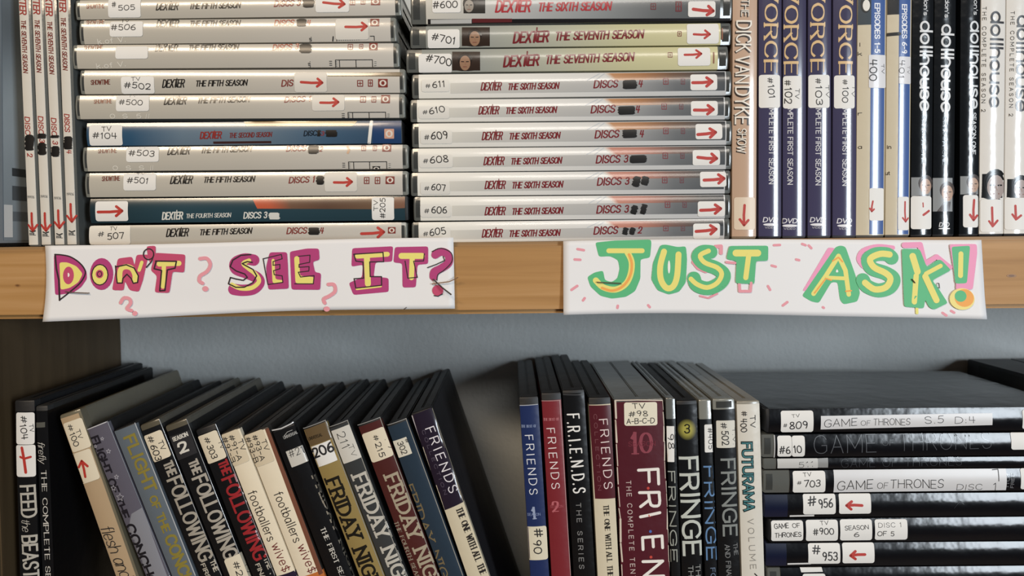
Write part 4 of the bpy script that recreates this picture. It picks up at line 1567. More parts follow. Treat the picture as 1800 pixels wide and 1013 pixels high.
stick_l(c, 706, 787, 29, 31, [('302', 698, 778, 707, 800, 11, 'hand'), ('#', 711, 772, 714, 779, 6)], m=M('d8d3c4', .4, 0, 'paper'), rad=1.0)
c.done()

c = lean('purple and cream leaning disc case with white brush letters, rightmost of the leaning row', (722, 728), (758, 715), 861, 38, ins=(.001, .0014), cover='d3c9b0', side='17161a')
c.art([(776, 900), (823, 879), (760, 716), (725, 730)], M('251d2c', .22, .6), .00045, 'purple_panel')
c.t('FRIENDS', 747, 754, 791, 868, 17, 'brush', 'e6e2e6', ws=.9)
c.t('COLLECTION', 741, 757, 781, 870, 6, 'wide', '5d5564')
c.t('THE ONE WITH ALL THE', 801, 894, 845, 1012, 12, 'serif', '2e2a28')
c.st([(724, 731), (776, 893)], 1.2, 'b9b4be'); c.st([(761, 719), (824, 880)], 1.2, '8f8a94')
c.done()

# ------------------------------------------------------------------ lower shelf, upright row in the middle
GF_ = 'upright disc cases in the middle of the lower shelf'


def mid_low(lab, tl, tr, brx, cover, ins=(.001, .004), **k):
    return low(lab, tl, tr, brx, group=GF_, ins=ins, cover=cover, **k)


c = mid_low('blue upright disc case with white brush letters and handwritten 90 sticker', (912, 697), (946, 696), 966, M('1e2d5a', .35, .3, 'sleeve'), ins=(.001, .0050))
c.t('THE BEST OF', 916, 752, 943, 751, 5, 'serif', '8593b4')
c.t('FRIENDS', 922, 765, 931, 870, 15, 'brush', 'e2e4ea', ws=.9)
c.t('1', 935, 913, 944, 912, 22, 'serif', '9aa6c2'); c.t('SEASON', 927, 907, 950, 906, 5, 'sans', '7f8db4')
c.sticker(926, 925, 962, 984, [('#', 938, 929, 940, 945, 16), ('90', 936, 949, 939, 974, 15)], ang=-3, m=M('d9d2bc', .5, 0, 'paper'))
c.st([(914, 713), (945, 711)], 1.2, 'b9bcc4')
c.done()
c = mid_low('red upright disc case with white brush letters, right of the blue one', (951, 690), (986, 689), 1004, M('7a272e', .35, .3, 'sleeve'), ins=(.001, .0046))
c.t('THE BEST OF', 955, 740, 983, 739, 5, 'serif', 'b9747a')
c.t('FRIENDS', 960, 753, 970, 860, 15, 'brush', 'e8dcdc', ws=.9)
c.t('2', 970, 901, 984, 900, 21, 'serif', 'b8666e'); c.t('SEASON', 967, 893, 990, 892, 5, 'sans', 'a8565e')
c.st([(952, 705), (984, 704), (1003, 1012)], 1.2, 'b08a8a')
c.done()
c = mid_low('black upright disc case with large white brush letters and grey small letters', (988, 684), (1027, 684), 1047, M('111113', .25, .5, 'sleeve'), ins=(.001, .0020))
c.t('F.R.I.E.N.D.S', 995, 728, 1007, 868, 23, 'brush', 'ecebe8')
c.t('THE SERIES', 1012, 884, 1018, 1000, 9, 'wide', '8a8a8a')
c.st([(990, 694), (1025, 694)], 1.4, '4a4a4c')
c.done()
c = mid_low('dark red and cream upright disc case, left of the thick maroon box', (1034, 698), (1073, 697), 1089, 'd6ccb4', ins=(.001, .0044))
c.art([(1046, 877), (1082, 876), (1073, 712), (1035, 713)], M('521d26', .25, .5), .00045, 'red_panel')
c.t('FRIENDS', 1052, 737, 1062, 860, 16, 'brush', 'e6d6d4', ws=.9)
c.t('COLLECTION', 1043, 728, 1051, 862, 6, 'wide', '83545a')
c.t('THE ONE WITH ALL THE', 1060, 887, 1068, 1014, 10, 'serif', '33302c')
c.done()
c = mid_low('thick maroon boxed disc set with worn white edges and a TV 98 sticker', (1079, 700), (1166, 700), 1178, M('4f1622', .35, .3, 'sleeve'), ins=(.001, .0012), shell='5d5f5c',
            name='disc_box_set', cat='disc box set', bulge=.0006)
c.sticker(1097, 707, 1155, 748, [('TV', 1111, 719, 1134, 718, 10), ('#98', 1105, 733, 1139, 731, 10), ('A-B-C-D', 1101, 746, 1151, 744, 10)], ang=-1, m=M('e2dcc8', .5, 0, 'paper'))
c.t('10', 1108, 799, 1148, 798, 40, 'serif', '8d4753', ws=.8)
c.t('SEASON', 1104, 785, 1152, 784, 9, 'sans', '74323e')
for ch, y0, y1 in (('F', 824, 855), ('R', 864, 894), ('I', 905, 912), ('E', 942, 968), ('N', 985, 1016)):
    xb = 1119 + (y0 - 824) * .06
    c.t(ch, xb, y0, xb + 1.5, y1, 40, 'marker', 'eeeae4', ws=.75)
for dx, dy, hx in ((1139, 858, 'c2473c'), (1142, 906, 'c2473c'), (1143, 934, '4a68b0'), (1144, 979, 'c2473c')):
    c.ellipse(c.mb, dx, dy, 2.6, 2.6, M(hx, .4), .0006, 10)
c.t('THE COMPLETE TENTH', 1100, 845, 1109, 1030, 9, 'wide', 'c9b9b4')
c.mb.build('printed_line', c.root)
c.mb = MB()
rd = random.Random(5)
for x0, x1 in ((1081, 1094), (1165, 1177)):
    y = 705
    while y < 1005:
        y2 = y + rd.uniform(14, 40)
        f0, f1 = (y - 703) / 310, (min(y2, 1012) - 703) / 310
        c.st([(x0 + (x1 - x0) * f0 + rd.uniform(-1, 1), y), (x0 + (x1 - x0) * f1 + rd.uniform(-1, 1), min(y2, 1012))], rd.uniform(1.2, 3.4) if x0 < 1100 else rd.uniform(.8, 2.2), 'd3c6b8', own=False)
        y = y2 + rd.uniform(0, 6)
    c.mb.build('worn_edge', c.root)
    c.mb = MB()
c.st([(1081, 704), (1120, 703), (1164, 704)], 2.0, 'd3c6b8')
c.done()
c = mid_low('thin dark disc case with a 98 sticker, squeezed against the maroon box', (1169.5, 699), (1186.5, 699), 1196.5, M('131416', .25, .5, 'sleeve'), ins=(.001, .0130), shell=CLEARD)
c.sticker(1170, 749, 1185, 812, [('98', 1173, 762, 1174, 790, 11)], ang=0, rad=1)
c.t('FRINGE', 1173.5, 828, 1178, 988, 13, 'sans', '9fa39c', ws=1.1)
c.done()
c = mid_low('black upright disc case with a round yellow glow and the digit 3', (1188, 704), (1225, 703), 1235, M('121315', .22, .6, 'sleeve'), ins=(.001, .0024))
GLOW = bpy.data.materials.new('yellow_spot_print')
GLOW.use_nodes = True
_nt = GLOW.node_tree
_uv = _nt.nodes.new('ShaderNodeUVMap')
_mp = _nt.nodes.new('ShaderNodeMapping')
_mp.inputs['Location'].default_value = (-1, -1, 0)
_mp.inputs['Scale'].default_value = (2, 2, 1)
_gr = _nt.nodes.new('ShaderNodeTexGradient')
_gr.gradient_type = 'SPHERICAL'
_rp = _nt.nodes.new('ShaderNodeValToRGB')
_rp.color_ramp.elements[0].color = rgb('16171a')
_rp.color_ramp.elements[1].position = .6
_rp.color_ramp.elements[1].color = rgb('a8a250')
_nt.links.new(_uv.outputs['UV'], _mp.inputs['Vector'])
_nt.links.new(_mp.outputs['Vector'], _gr.inputs['Vector'])
_nt.links.new(_gr.outputs['Fac'], _rp.inputs['Fac'])
_nt.links.new(_rp.outputs['Color'], _nt.nodes['Principled BSDF'].inputs['Base Color'])
_nt.nodes['Principled BSDF'].inputs['Roughness'].default_value = .22
c.art([(1191, 774), (1225, 774), (1224, 736), (1190, 736)], GLOW, .00045, 'yellow_spot')
c.t('3', 1202, 762, 1213, 762, 17, 'sans', '1b1b16')
c.t('FRINGE', 1193, 803, 1200, 978, 35, 'sans', 'c3c8c1', ws=1.05)
c.t('THE', 1222, 992, 1223, 1022, 9, 'sans', '9a9c9a'); c.t('THE', 1209, 994, 1210, 1022, 9, 'sans', '9a9c9a')
c.done()
c = mid_low('narrow black upright disc case with blue letters and handwritten 405 sticker', (1227.5, 703), (1249.5, 702), 1261, M('121417', .25, .5, 'sleeve'), ins=(.001, .0120), shell=CLEAR)
c.sticker(1238, 746, 1254, 795, [('#405', 1243, 752, 1245, 790, 9)], ang=-1, rad=2)
c.t('FRINGE', 1236, 819, 1241, 985, 20, 'sans', '6488b2', ws=1.05)
c.t('FO', 1248, 998, 1249, 1018, 9, 'sans', '6d7f98')
c.done()
c = mid_low('black upright disc case with grey letters and handwritten 502 sticker', (1252, 701), (1291, 700), 1301, M('121315', .25, .5, 'sleeve'), ins=(.001, .0065), shell=CLEAR, clear=True)
c.sticker(1259, 739, 1292, 787, [('#', 1266, 743, 1267, 754, 11), ('502', 1267, 757, 1269, 783, 13), ('T.V.', 1286, 752, 1288, 782, 6)], ang=-1, rad=2, m=M('d2cfc4', .4, .1, 'paper'))
c.t('FRINGE', 1266, 806, 1270, 943, 27, 'sans', '868b89', ws=1.05)
c.t('THE', 1288, 955, 1290, 976, 8, 'sans', '7d7f80'); c.t('AND FINAL', 1273, 957, 1277, 1018, 9, 'sans', '7d7f80')
c.done()
c = mid_low('white upright disc case with teal outlined letters and handwritten 400', (1294, 705), (1335, 704), 1344, M('d8d4ca', .3, .4, 'sleeve'), ins=(.001, .0018), shell='8f8b80')
c.free_hand(('#', 1302, 723, 1303, 732, 10), ('400', 1301, 736, 1302, 760, 11), ('TV', 1317, 730, 1318, 752, 10))
c.t('FUTURAMA', 1302, 776, 1306, 900, 21, 'bold', '16292c', ws=1.15)
c.text(c.mb, 'FUTURAMA', 1303.5, 778, 1307.5, 898, 18, 'bold', M('4f858b', .25, .4), .0007, ws=.55)
c.t('VOLUME', 1313, 912, 1318, 1000, 11, 'wide', '8f8d88', ws=.8)
c.st([(1326, 1008), (1330, 1012)], 2, '222222')
c.done()

# ------------------------------------------------------------------ lower shelf, lying stack on the right
GG_ = 'lying disc cases on the right of the lower shelf'
GB = M('0e0f13', .17, .0, 'sleeve')
GB.node_tree.nodes['Principled BSDF'].inputs['Specular IOR Level'].default_value = .45


def ly(lab, g, shell='15161a', ins=(.0010, .001), **k):
    return hcase(lab, *g, L=.19, group=GG_, shell=shell, cover=GB, ins=ins, **k)


c = ly('black lying disc case with handwritten 809 sticker, topmost of the right stack', (1345, 718, 761, 1800, 716, 757), depth=.120, ins=(.0022, .001))
c.sticker(1372, 722, 1429, 760, [('TV', 1391, 734, 1405, 733, 6), ('#', 1376, 751, 1383, 751, 7), ('809', 1387, 755, 1420, 753, 14)])
mb = MB()
c.quad(mb, [(1442, 755), (1743, 747), (1743, 726), (1442, 731)], M('d2d2d4', .35, 0, 'paper'), .0008, 40, 6)
o = mb.build('title_label', c.root)
wb = MB()
for k in (('GAME', 1448, 751, 1506, 749, 14), ('OF', 1512, 748, 1529, 748, 9), ('THRONES', 1534, 748, 1599, 747, 12), ('S.5', 1624, 745, 1658, 744, 13), ('D:4', 1677, 744, 1713, 744, 12)):
    c.text(wb, *k, 'pen', INK, .00095)
wb.build('handwriting', o)
c.sticker(1796, 720, 1840, 754, name='label_corner')
c.done()
c = ly('black lying disc case with handwritten 610 split sticker and faint scratched letters', (1338, 764, 804, 1800, 760, 801), shell=CLEARD, ins=(.0080, .001), clear=True)
c.st([(1361, 766), (1361, 804)], 2, 'b9b9b9')
c.sticker(1366, 766, 1391, 803, [('#6', 1369, 798, 1389, 797, 14)])
c.sticker(1391.5, 766, 1414, 803, [('10', 1394, 797, 1409, 796, 14)])
c.free_hand(('TV', 1383, 779, 1400, 778, 9))
c.t('GAME', 1430, 798, 1540, 795, 32, 'thin', '54575c', ws=.45)
c.t('THRONES', 1580, 793, 1742, 788, 30, 'thin', '4a4d52', ws=.4)
c.t('OF', 1550, 783, 1570, 783, 10, 'thin', '54575c', ws=.6)
o = c.sticker(1776, 759, 1840, 790)
c.t('MMMM', 1788, 773, 1812, 773, 4, 'bold', '9c5a58')
c.done()
c = ly('thin lying disc case with a narrow grey 511 label', (1341, 806, 825, 1800, 802, 822), shell=CLEARD, ins=(.0080, .001))
c.sticker(1366, 806, 1437, 823, [('511', 1403, 822, 1430, 821, 10, 'pen')], rad=1, m=M('c4c4c2', .25, .4, 'paper'))
c.art([(1437, 822), (1455, 822), (1455, 805), (1437, 806)], '8f9090', .0006, 'label_corner')
c.t('GAME OF THRONES', 1478, 822, 1690, 818, 15, 'thin', '3c3f44', ws=.5)
c.done()
c = ly('black lying disc case with handwritten 703 sticker and a long white label', (1341, 827, 867, 1800, 823, 863), shell=CLEARD, ins=(.0160, .001), clear=True)
c.sticker(1393, 828, 1450, 866, [('TV', 1411, 838, 1426, 837, 7), ('#', 1400, 852, 1408, 852, 7), ('703', 1412, 857, 1442, 856, 13)])
mb = MB()
c.quad(mb, [(1465, 866), (1768, 862), (1768, 824), (1465, 826)], M('cfcfd1', .35, 0, 'paper'), .0008, 40, 8)
o = mb.build('title_label', c.root)
wb = MB()
for k in (('GAME', 1471, 862, 1534, 860, 17), ('OF', 1541, 859, 1560, 859, 11), ('THRONES', 1564, 859, 1658, 858, 16), ('DISC', 1681, 862, 1726, 861, 11), ('1', 1744, 862, 1752, 862, 14)):
    c.text(wb, *k, 'pen', INK, .00095)
c.stroke(wb, [(1744, 826), (1754, 825), (1754, 845)], 1.4, INK, .00095)
wb.build('handwriting', o)
c.t('1101', 1772, 858, 1774, 832, 6, 'sans', '7c7e82'); c.t('FREE', 1781, 858, 1782, 832, 6, 'sans', '7c7e82')
c.sticker(1793, 823, 1840, 860, name='label_corner')
c.done()


def navy_end(c, x0, x1, yt, yb):
    c.art([(x0, yb), (x1, yb), (x1, yt), (x0, yt)], M('0f1630', .25, .5), .0005, 'navy_end')


c = ly('black lying disc case with navy end, 956 sticker and a left arrow', (1342, 869, 910, 1800, 865, 907), shell='161d38')
navy_end(c, 1344, 1384, 870, 909)
c.sticker(1411, 868, 1468, 904, [('#', 1419, 890, 1435, 889, 17), ('956', 1438, 893, 1464, 891, 16)])
c.sticker(1474, 867, 1530, 903, arrow=(1514, 888, 1487, 888, 9), aw=5)
c.art([(1388, 909), (1431, 908), (1431, 905), (1388, 906)], 'd9d9d9', .0007, 'paper_edge')
c.st([(1676, 893), (1686, 880), (1693, 886)], 1.2, '0c0c0e')
c.done()
c = ly('black lying disc case with four white handwritten stickers in a row', (1352, 912, 954, 1800, 908, 950))
c.sticker(1355, 915, 1411, 951, [('GAME', 1360, 929, 1386, 928, 9), ('OF', 1392, 928, 1406, 927, 8), ('THRONES', 1361, 945, 1408, 943, 9)], name='title_sticker')
c.sticker(1416, 914, 1472, 951, [('TV', 1441, 923, 1456, 922, 7), ('#900', 1428, 940, 1465, 939, 12)])
c.sticker(1476, 913, 1532, 950, [('SEASON', 1484, 932, 1526, 930, 8), ('6', 1500, 944, 1510, 943, 9)], name='season_sticker')
c.sticker(1537, 913, 1594, 949, [('DISC 1', 1543, 927, 1584, 926, 8, 'thin'), ('OF 5', 1541, 942, 1571, 942, 9)], name='disc_sticker')
c.done()
c = ly('black lying disc case with navy end, 953 sticker and a left arrow', (1346, 955, 996, 1800, 951, 993), shell='161d38')
navy_end(c, 1346, 1382, 956, 995)
c.sticker(1420, 955, 1476, 991, [('#', 1426, 973, 1441, 974, 16), ('953', 1444, 985, 1472, 985, 16)])
c.sticker(1480, 954, 1536, 990, arrow=(1519, 974, 1494, 976, 9), aw=5)
c.art([(1384, 993), (1425, 992), (1425, 989), (1384, 990)], 'd9d9d9', .0007, 'paper_edge')
c.done()
c = ly('black lying disc case under the 953 case, cut off by the photo bottom', (1348, 998, 1040, 1800, 994, 1036), shell=CLEARD, ins=(.0080, .001), clear=True)
c.art([(1408, 1006), (1446, 1005), (1444, 996), (1406, 997)], 'dcdcda', .0007, 'paper_edge')
c.st([(1412, 997), (1416, 1005)], 1.5, '1a1a1a'); c.st([(1418, 997), (1422, 1005)], 1.5, '1a1a1a')
c.sticker(1410, 1008, 1450, 1036)
c.done()
# the rest of the stack down to the board, below the frame
yb, i = 1039.5, 0
zt = U(1570, 1038.5).z
n_rest = 5
th = (zt - ZS) / n_rest
ang_ = math.atan2((U(1800, 1000) - U(1344, 1004)).z, (U(1800, 1000) - U(1344, 1004)).x)
for i in range(n_rest):
    O = Vector((U(1352, 1010).x + .0965, 0, ZS + th * i + .0006))
    Case('plain black lying disc case in the lowest part of the right stack', O, 0.0, .19, th - .0010, True, 0.0, group='lower cases of the right stack',
         cover=GB).done()

pe = U(1698, 632, .135)
Case('thick black upright disc box right of the lying stack, at the photo edge', Vector((pe.x + .034, 0, ZS + .0002)), 0.0, pe.z - ZS, .066, False, 0.0,
     cover=M('101114', .35, .2, 'sleeve'), side='0e0e10', name='disc_box_set', cat='disc box set', bulge=.0006).done()

# ------------------------------------------------------------------ paper signs
class Sign(Surf):
    def __init__(s, label, tl, tr, br, bl, edges, amp, seed):
        s.Y = YF - .0008
        s.amp, s.seed = amp, seed
        s.bl, s.tl = U(*bl, s.Y), U(*tl, s.Y)
        s.z1 = max(U(*tl, s.Y).z, U(*tr, s.Y).z)
        s.x0, s.x1 = s.tl.x, U(*tr, s.Y).x
        mb = MB()
        rows = []
        NU, NV = 60, 16
        for i in range(NV + 1):
            v = i / NV
            r = []
            for j in range(NU + 1):
                u = j / NU
                x = (bl[0] * (1 - u) + br[0] * u) * (1 - v) + (tl[0] * (1 - u) + tr[0] * u) * v
                y = (bl[1] * (1 - u) + br[1] * u) * (1 - v) + (tl[1] * (1 - u) + tr[1] * u) * v
                y += edges[0](u) * (1 - v) + edges[1](u) * v
                x += edges[2](v) * (1 - u)
                r.append(s.at(x, y, 0))
            rows.append(r)
        mb.grid(rows, M('e8e8ea', .6, 0, 'paper'))
        s.o = mb.build('paper_sign')
        md = s.o.modifiers.new('thickness', 'SOLIDIFY')
        md.thickness = .00012
        md.offset = -1
        tag(s.o, label, 'paper sign')

    def at(s, px, py, eps):
        p = U(px, py, s.Y)
        u = (p.x - s.x0) / (s.x1 - s.x0)
        d = max(0.0, (s.z1 - p.z)) / .046
        up_ = max(0.0, d - .75)
        w = s.amp * (.5 + .5 * math.sin(u * 9.0 + s.seed)) * (.35 + .65 * d) + .0035 * up_ ** 1.5 * (1 + .6 * math.sin(u * 5 + s.seed))
        w += .0022 * max(0, abs(u - .5) * 2 - .8) * 5 * d * .5
        return Vector((p.x, s.Y - w - eps, p.z))


MAG, PNK, YEL, BLK = M('b23a78', .55), M('e69aa6', .6), M('eadf7a', .6), M('2a1c22', .5)
ORG, GRN, PNK2, DGR = M('f0a850', .6), M('55b77c', .55), M('ee9cc0', .6), M('3b3636', .5)
MAG2 = M('c2476e', .55)


class Pen:
    """draws with sheet coordinates (x, y in quarter photograph pixels from an origin)"""

    def __init__(s, sg, ox, oy):
        s.g, s.ox, s.oy, s.n = sg, ox, oy, 0
        s.mb = MB()
        s.e = .00012

    def c(s, p):
        return [(s.ox + x / 4.0, s.oy + y / 4.0) for x, y in p]

    def up(s):
        s.n += 1
        return s.e + s.n * .000012

    def fill(s, m, *p, smooth=False):
        p = list(p)
        for _ in range(2):                       # felt pen corners are round
            q = []
            for i in range(len(p)):
                a, b = p[i], p[(i + 1) % len(p)]
                l = math.hypot(b[0] - a[0], b[1] - a[1])
                t = min(.25, 9.0 / max(l, 1))
                q.append((a[0] + (b[0] - a[0]) * t, a[1] + (b[1] - a[1]) * t))
                q.append((b[0] + (a[0] - b[0]) * t, b[1] + (a[1] - b[1]) * t))
            p = q
        s.g.poly(s.mb, s.c(p), m, s.up(), smooth)

    def line(s, m, w, *p, smooth=False, closed=False):
        q = s.c(p)
        if smooth:
            q = cr(q, closed)
        elif closed:
            q = q + [q[0]]
        s.g.stroke(s.mb, q, w / 4.0, m, s.up())
        if w / 4.0 > 6:
            s.n += int(len(q) * 1.8e-6 / .000012) + 2

    def oval(s, m, cx, cy, rx, ry):
        (x, y), = s.c([(cx, cy)])
        s.g.ellipse(s.mb, x, y, rx / 4.0, ry / 4.0, m, s.up(), 24)

    def ring(s, m, w, cx, cy, rx, ry):
        s.line(m, w, *[(cx + rx * math.cos(k * math.pi / 8), cy + ry * math.sin(k * math.pi / 8)) for k in range(17)])

    def build(s, name):
        o = s.mb.build(name, s.g.o)
        s.mb = MB()
        s.n = 0
        return o


sg = Sign('white paper sign with magenta and yellow letters reading DON\'T SEE IT, stapled to the board', (80, 432), (797, 418), (800, 541), (80, 565),
          (lambda u: -6 * math.sin(u * 3.1) * (1 - u) + 2.0 * math.sin(u * 7), lambda u: 1.2 * math.sin(u * 6), lambda v: 3.5 * math.sin(v * 3.1)), .0016, 0.4)
p = Pen(sg, 0, 410)
# D
p.fill(MAG, (385, 150), (440, 155), (500, 165), (570, 205), (615, 265), (620, 320), (580, 380), (520, 420), (400, 435), (390, 300))
p.fill(YEL, (425, 205), (480, 205), (545, 232), (590, 285), (560, 345), (500, 385), (437, 398))
p.oval(MAG2, 490, 297, 38, 62)
p.fill(M('f1eeea', .6), (484, 272), (502, 292), (486, 315))
p.line(BLK, 10, (392, 150), (440, 153), (500, 166), (560, 203), (600, 250), (606, 290), (572, 350), (505, 410), (430, 470), smooth=True)
p.line(BLK, 12, (394, 150), (405, 250), (424, 330), (432, 470))
# O
p.oval(MAG, 722, 287, 82, 112)
p.oval(YEL, 712, 290, 55, 73)
p.oval(MAG2, 708, 287, 27, 30)
p.ring(BLK, 8, 710, 292, 57, 72)
p.ring(BLK, 6, 708, 287, 15, 18)
# N
p.fill(MAG2, (835, 178), (935, 165), (952, 228), (965, 152), (1050, 150), (1012, 330), (985, 412), (920, 402), (886, 335), (880, 402), (797, 400), (820, 260))
p.line(YEL, 36, (850, 335), (853, 262), (885, 236), (930, 246), (955, 290), (955, 335), smooth=True)
p.line(YEL, 24, (1003, 205), (985, 260))
p.line(BLK, 9, (820, 230), (825, 290), (833, 350), (868, 350), (872, 318), (900, 288), (930, 318), (945, 352), (975, 346), (980, 300), (950, 245), (895, 222), (825, 236))
# apostrophe
p.fill(MAG2, (1035, 92), (1100, 88), (1098, 165), (1062, 215), (1045, 165))
p.ring(BLK, 9, 1050, 148, 36, 38)
p.line(BLK, 9, (1086, 155), (1070, 200), (1036, 240))
# T
p.fill(MAG2, (1095, 138), (1307, 150), (1300, 277), (1218, 270), (1197, 420), (1095, 416), (1110, 300), (1066, 262))
p.line(YEL, 36, (1125, 216), (1262, 212))
p.line(YEL, 30, (1158, 225), (1152, 375))
p.line(BLK, 10, (1100, 196), (1245, 198), (1235, 246), (1182, 258), (1166, 402), (1130, 405), (1142, 262), (1090, 250), (1104, 196))
# pale question marks
p.line(PNK, 25, (1410, 180), (1458, 178), (1482, 220), (1460, 268), (1412, 300), (1405, 335), (1428, 352), smooth=True)
p.oval(PNK, 1448, 391, 21, 19)
p.line(PNK, 24, (860, 488), (882, 455), (920, 460), (930, 492), (905, 528), (938, 542), smooth=True)
p.oval(PNK, 962, 562, 18, 17)
p.build('word_lettering')

p = Pen(sg, 400, 410)
# S
p.line(MAG, 80, (185, 190), (120, 182), (58, 208), (62, 252), (135, 280), (205, 312), (222, 350), (180, 392), (105, 402), (45, 395), smooth=True)
p.line(YEL, 30, (152, 193), (112, 214), (150, 250), (200, 290), (222, 340), (170, 385), (90, 388), (32, 362), smooth=True)
p.line(BLK, 9, (165, 150), (95, 156), (38, 190), (20, 235), (62, 266), (122, 287), (140, 310), (112, 332), (60, 322), (22, 312), (8, 356), (60, 381), (120, 380), (180, 347), (206, 300), (180, 255), (132, 230), (104, 214), (140, 200), (175, 205))
# E E
p.fill(MAG, (298, 135), (420, 133), (426, 215), (433, 390), (288, 397), (272, 240))
p.fill(YEL, (310, 182), (332, 180), (338, 325), (392, 330), (388, 352), (318, 352))
p.line(BLK, 7, (252, 180), (380, 150), (386, 180), (322, 200), (322, 226), (370, 220), (370, 250), (325, 264), (330, 292), (386, 300), (391, 346), (286, 361), (266, 260), (252, 180))
p.fill(MAG, (440, 130), (560, 108), (645, 108), (650, 188), (602, 200), (618, 275), (660, 280), (655, 398), (452, 396))
p.fill(YEL, (470, 165), (505, 160), (512, 300), (612, 308), (610, 357), (480, 352))
p.line(BLK, 7, (500, 163), (582, 155), (580, 205), (505, 220), (505, 240), (576, 235), (574, 266), (500, 275), (516, 308), (612, 298), (606, 356), (475, 356))
p.line(PNK, 25, (712, 360), (752, 362), (760, 408), (722, 440), (680, 462), (688, 490), smooth=True)
p.oval(PNK, 702, 532, 22, 18)
p.build('word_lettering')
# I T ?
p.fill(MAG, (878, 106), (1166, 92), (1160, 200), (1042, 206), (1030, 305), (1135, 315), (1136, 412), (888, 434), (855, 350), (948, 310), (955, 222), (873, 236))
p.line(YEL, 34, (915, 162), (1125, 148))
p.line(YEL, 42, (982, 175), (990, 355))
p.line(YEL, 16, (912, 392), (1080, 372))
p.line(BLK, 8, (890, 148), (1095, 135), (1100, 200), (1002, 202), (1006, 305), (1085, 305), (1086, 366), (905, 386), (893, 320), (960, 316), (955, 202), (905, 196), (890, 148))
p.fill(MAG, (1178, 98), (1412, 93), (1412, 216), (1337, 222), (1326, 380), (1233, 382), (1230, 212), (1168, 206))
p.line(YEL, 42, (1225, 160), (1368, 160))
p.line(YEL, 36, (1300, 170), (1295, 312))
p.line(BLK, 7, (1385, 145), (1380, 195), (1310, 197), (1336, 310), (1270, 316), (1250, 196))
p.line(MAG, 56, (1462, 152), (1505, 130), (1552, 152), (1556, 208), (1502, 248), (1456, 272), (1450, 305), smooth=True)
p.oval(MAG2, 1480, 402, 39, 38)
p.line(BLK, 7, (1440, 130), (1500, 106), (1572, 138), (1578, 200), (1524, 260), (1482, 290), (1474, 330), smooth=True)
p.line(DGR, 7, (1408, 242), (1468, 220), (1528, 192), (1518, 165))
p.line(BLK, 7, (1455, 438), (1482, 442), (1512, 426))
p.line(BLK, 4, (1243, 535), (1262, 520))
p.build('word_lettering')
left_sign = sg

sg = Sign('white paper sign with green and yellow letters reading JUST ASK, stapled to the board', (990, 424), (1725, 422), (1731, 561), (990, 553),
          (lambda u: -2.5 * math.sin(u * 6.2) * (1 - u) - 3.5 * math.sin(u * 3.1), lambda u: -4.5 * math.sin(u * 3.1) * (1 - u), lambda v: 0.0), .0012, 2.2)
p = Pen(sg, 950, 410)
for q in (((260, 112), (305, 120)), ((240, 185), (280, 187)), ((217, 398), (258, 370)), ((298, 472), (310, 456)), ((540, 525), (543, 510)), ((757, 507), (768, 520)),
          ((1640, 85), (1682, 83)), ((1624, 228), (1652, 236)), ((1597, 372), (1612, 398)), ((1700, 508), (1732, 484))):
    p.line(PNK, 18, *q)
    p.n -= 1
p.n += 1
# J
p.fill(GRN, (385, 66), (520, 52), (775, 45), (780, 70), (770, 172), (703, 184), (702, 320), (665, 408), (600, 448), (500, 460), (420, 440), (350, 375), (328, 308), (380, 276), (440, 263), (452, 330), (500, 345), (540, 318), (556, 250), (545, 190), (490, 162), (410, 166))
p.line(YEL, 34, (480, 124), (715, 124))
p.line(YEL, 42, (608, 130), (640, 200), (634, 285), (598, 358), (525, 397), (440, 380), (388, 332), smooth=True)
p.line(ORG, 18, (622, 150), (642, 215), (630, 300), (580, 372), (505, 404), (432, 385), smooth=True)
# U
p.fill(GRN, (842, 85), (880, 80), (965, 98), (1022, 92), (1030, 180), (1022, 345), (975, 412), (902, 432), (822, 402), (778, 325), (790, 210))
p.line(YEL, 42, (868, 130), (842, 230), (846, 325), (885, 385), (932, 374), (960, 300), (970, 150), smooth=True)
p.oval(M('f1eeea', .6), 903, 238, 9, 46)
# S
p.line(PNK, 28, (1075, 205), (1108, 245), (1160, 268))
p.line(PNK, 14, (1122, 442), (1180, 456), (1242, 425))
p.line(PNK, 26, (1232, 95), (1268, 92), (1268, 140))
p.line(GRN, 96, (1195, 132), (1140, 132), (1108, 165), (1150, 215), (1232, 245), (1288, 292), (1262, 350), (1180, 388), (1100, 366), (1078, 318), smooth=True)
p.line(YEL, 33, (1180, 125), (1122, 156), (1152, 206), (1240, 242), (1272, 288), (1240, 350), (1170, 382), (1100, 360), (1056, 322), smooth=True)
# T
p.line(PNK, 20, (1395, 350), (1398, 408), (1472, 408), (1478, 350))
p.line(PNK, 18, (1306, 204), (1366, 210))
p.fill(GRN, (1325, 90), (1598, 88), (1596, 194), (1512, 196), (1500, 357), (1368, 352), (1376, 196), (1304, 182))
p.line(YEL, 48, (1372, 140), (1524, 140))
p.line(YEL, 36, (1460, 160), (1440, 312))
p.build('word_lettering')
p = Pen(sg, 1350, 410)
for q in (((238, 76), (262, 85)), ((284, 87), (302, 106)), ((195, 185), (216, 190)), ((1222, 560), (1248, 578)), ((1282, 546), (1302, 558)), ((380, 520), (386, 524))):
    p.line(PNK, 18, *q)
    p.n -= 1
p.n += 1
# A
p.fill(PNK2, (420, 100), (470, 105), (290, 400), (236, 408))
p.fill(GRN, (470, 100), (505, 86), (542, 96), (612, 300), (642, 420), (622, 480), (525, 500), (500, 470), (484, 345), (440, 345), (352, 490), (300, 480), (234, 440), (262, 400))
p.line(YEL, 32, (315, 425), (402, 300), (492, 160), (540, 262), (562, 430))
p.line(YEL, 26, (410, 312), (540, 318))
p.line(ORG, 10, (322, 420), (402, 318), (440, 330)); p.line(ORG, 10, (450, 195), (492, 170), (520, 200)); p.line(ORG, 10, (540, 408), (580, 404))
p.fill(M('f1eeea', .6), (480, 248), (493, 275), (468, 276))
